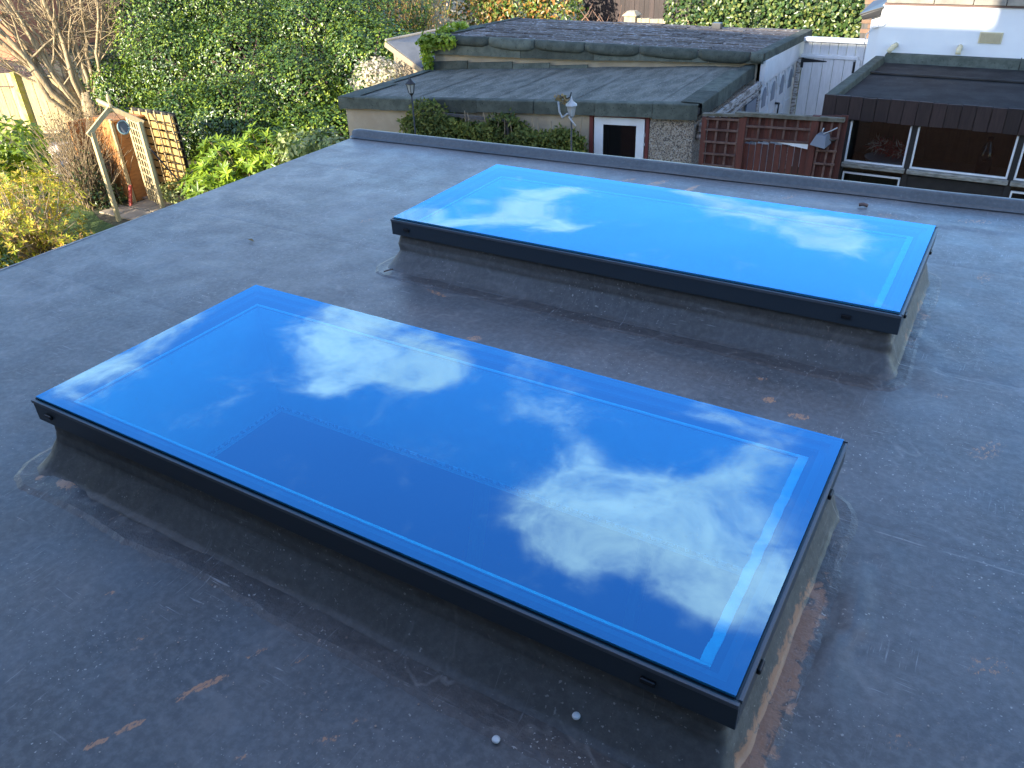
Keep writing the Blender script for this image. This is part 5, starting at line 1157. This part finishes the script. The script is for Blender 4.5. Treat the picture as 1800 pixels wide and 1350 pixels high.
MB().box((-15.25, 8.42, G), (-14.75, 8.9, G + .22)).build('paving_stone', mat('pale_stone', (.6, .55, .45), .9, c2=(.5, .45, .36), scale=6), None, .02, label='square pale stone block beside the lawn left of the brushy shrub', cat='stone block')
MB().bar((-19.2, 9.6, G + .35), (-17.0, 9.7, G + .55), .08, .05).build('loose_plank', M_TWIG, None, label='long pale plank lying in front of the bleached fence', cat='plank')

# ------------------------------------------------------------------ shed, rose arch, golden fence
sd2 = thing('garden_shed', 'small orange stained timber shed behind the rose arch', 'shed', (-13.4, 8.7, G))
for i in range(11):
    z = G + .03 + i * .128
    MB().hexa([(-13.70, 8.37, z), (-13.10, 8.335, z), (-13.10, 8.36, z), (-13.70, 8.395, z), (-13.70, 8.385, z + .134), (-13.10, 8.35, z + .134), (-13.10, 8.365, z + .134), (-13.70, 8.40, z + .134)]).build('board', M_SHED, sd2)
for i in range(5): MB().hexa([(-13.74 - .012 * i, 8.38 - .075 * i, G), (-13.75 - .012 * i - .01, 8.31 - .075 * i, G), (-13.79 - .012 * i, 8.31 - .075 * i, G), (-13.78 - .012 * i, 8.38 - .075 * i, G), (-13.74 - .012 * i, 8.38 - .075 * i, -1.38), (-13.75 - .012 * i - .01, 8.31 - .075 * i, -1.38), (-13.79 - .012 * i, 8.31 - .075 * i, -1.38), (-13.78 - .012 * i, 8.38 - .075 * i, -1.38)]).build('door_board', M_SHED, sd2)
MB().bar((-13.10, 8.345, G), (-13.10, 8.345, -1.34), .05, .05, (1, 0, 0)).build('corner_post', M_PALE, sd2); MB().bar((-13.72, 8.36, G), (-13.72, 8.36, -1.34), .05, .05, (1, 0, 0)).build('corner_post', M_PALE, sd2)
box('core', (-13.8, 8.42, G), (-13.13, 8.95, -1.42), M_SHED, sd2)
MB().slab([(-13.78, 8.34, -1.37), (-13.05, 8.32, -1.36), (-13.05, 8.98, -1.40), (-13.78, 8.98, -1.41)], .03).build('roof', M_SHED, sd2)
ar = thing('rose_arch', 'pale timber rose arch with pitched top and trellis side', 'garden arch', (-12.4, 8.0, G))
PR, PL = (-12.31, 8.33), (-12.52, 7.60)
zr, zl = -1.30, -1.32; ap = (-12.50, 8.02, -1.03)
for (x, y), z in ((PR, zr), (PL, zl)): MB().bar((x, y, G), (x, y, z), .065, .065, (1, 0, 0)).build('post', M_PALE, ar, .004)
back = Vn(-.55, .18, 0)
MB().bar((PR[0] + back[0], PR[1] + back[1], G), (PR[0] + back[0], PR[1] + back[1], zr), .05, .05, (1, 0, 0)).build('post', M_PALE, ar, .004)
for off_ in (Vn(0, 0, 0), back):
    for (x, y), z in (((PR, zr), (PL, zl)) if off_[0] == 0 else ((PR, zr),)):
        e = Vn(x, y, z + .02) + (Vn(x, y, z) - Vn(*ap)) * .18
        MB().bar(Vn(*ap) + off_, e + off_, .04, .075).build('rafter', M_PALE, ar, .004)
MB().bar(Vn(*ap) + Vn(.05, -.02, .03), Vn(*ap) + back * 1.1 + Vn(0, 0, .03), .04, .05).build('ridge', M_PALE, ar, .004)
MB().lathe((ap[0] + .02, ap[1], ap[2] + .03), [(.03, 0), (.02, .04), (.035, .09), (.03, .14), (.012, .18)], 8).build('finial', M_PALE, ar)
for k in range(4):
    p = Vn(PR[0], PR[1], 0) + back * (k + .6) / 4.4; MB().bar((p[0], p[1], G + .05), (p[0], p[1], zr), .02, .02, (1, 0, 0)).build('trellis_slat', M_PALE, ar)
for k in range(11):
    z = G + .15 + k * .13; MB().bar((PR[0], PR[1], z), (PR[0] + back[0], PR[1] + back[1], z), .02, .02).build('trellis_slat', M_PALE, ar)
hb = thing('hanging_ring', 'round teal rimmed ornament hanging under the arch top', 'ornament', (-12.42, 8.1, -1.3))
c = Vn(-12.45, 8.12, -1.36); vx, vz = Vn(.5, .86, 0) * .085, Vn(0, 0, .105)
MB().tube([c + vx * math.cos(R(a)) + vz * math.sin(R(a)) for a in range(0, 361, 20)], .014, 6).build('rim', M_TEAL, hb)
MB().prism([c + vx * .95 * math.cos(R(a)) + vz * .95 * math.sin(R(a)) for a in range(0, 360, 20)], (-.01, .006, 0)).build('disc', M_FLOOD, hb)
MB().tube([c + vz, Vn(*ap)], .004, 4).build('cord', M_IRON, hb)
gf = thing('board_fence', 'golden horizontal board fence with square trellis right of the rose arch', 'fence', (-12.8, 8.98, G))
for i in range(10):
    z = G + .05 + i * .142; box('board', (-13.45, 8.97, z), (-12.30, 8.99, z + .112), M_GOLD, gf, .003)
for x in (-13.35, -13.15, -12.95, -12.75, -12.55, -12.36): box('trellis_slat', (x, 8.945, G + .05), (x + .022, 8.965, -1.3), M_PALE, gf)
box('dark_gap_sheet', (-13.45, 9.03, G), (-12.30, 9.05, -1.32), M_BLKWOOD, gf)  # dark sheet that blackens the gaps between the boards
MB().tube([(-12.42, 8.45, -1.75), (-12.2, 8.62, -2.25), (-11.95, 8.8, -2.8)], .014, 6).build('garden_cane', M_IRON, None, label='thin dark pole leaning against the golden trellis fence', cat='pole')
MB().bar((-12.95, 8.15, G + .02), (-12.98, 8.28, G + .36), .05, .03).build('red_tool', M_REDP, None, label='short red tool handle propped at the shed corner', cat='tool')
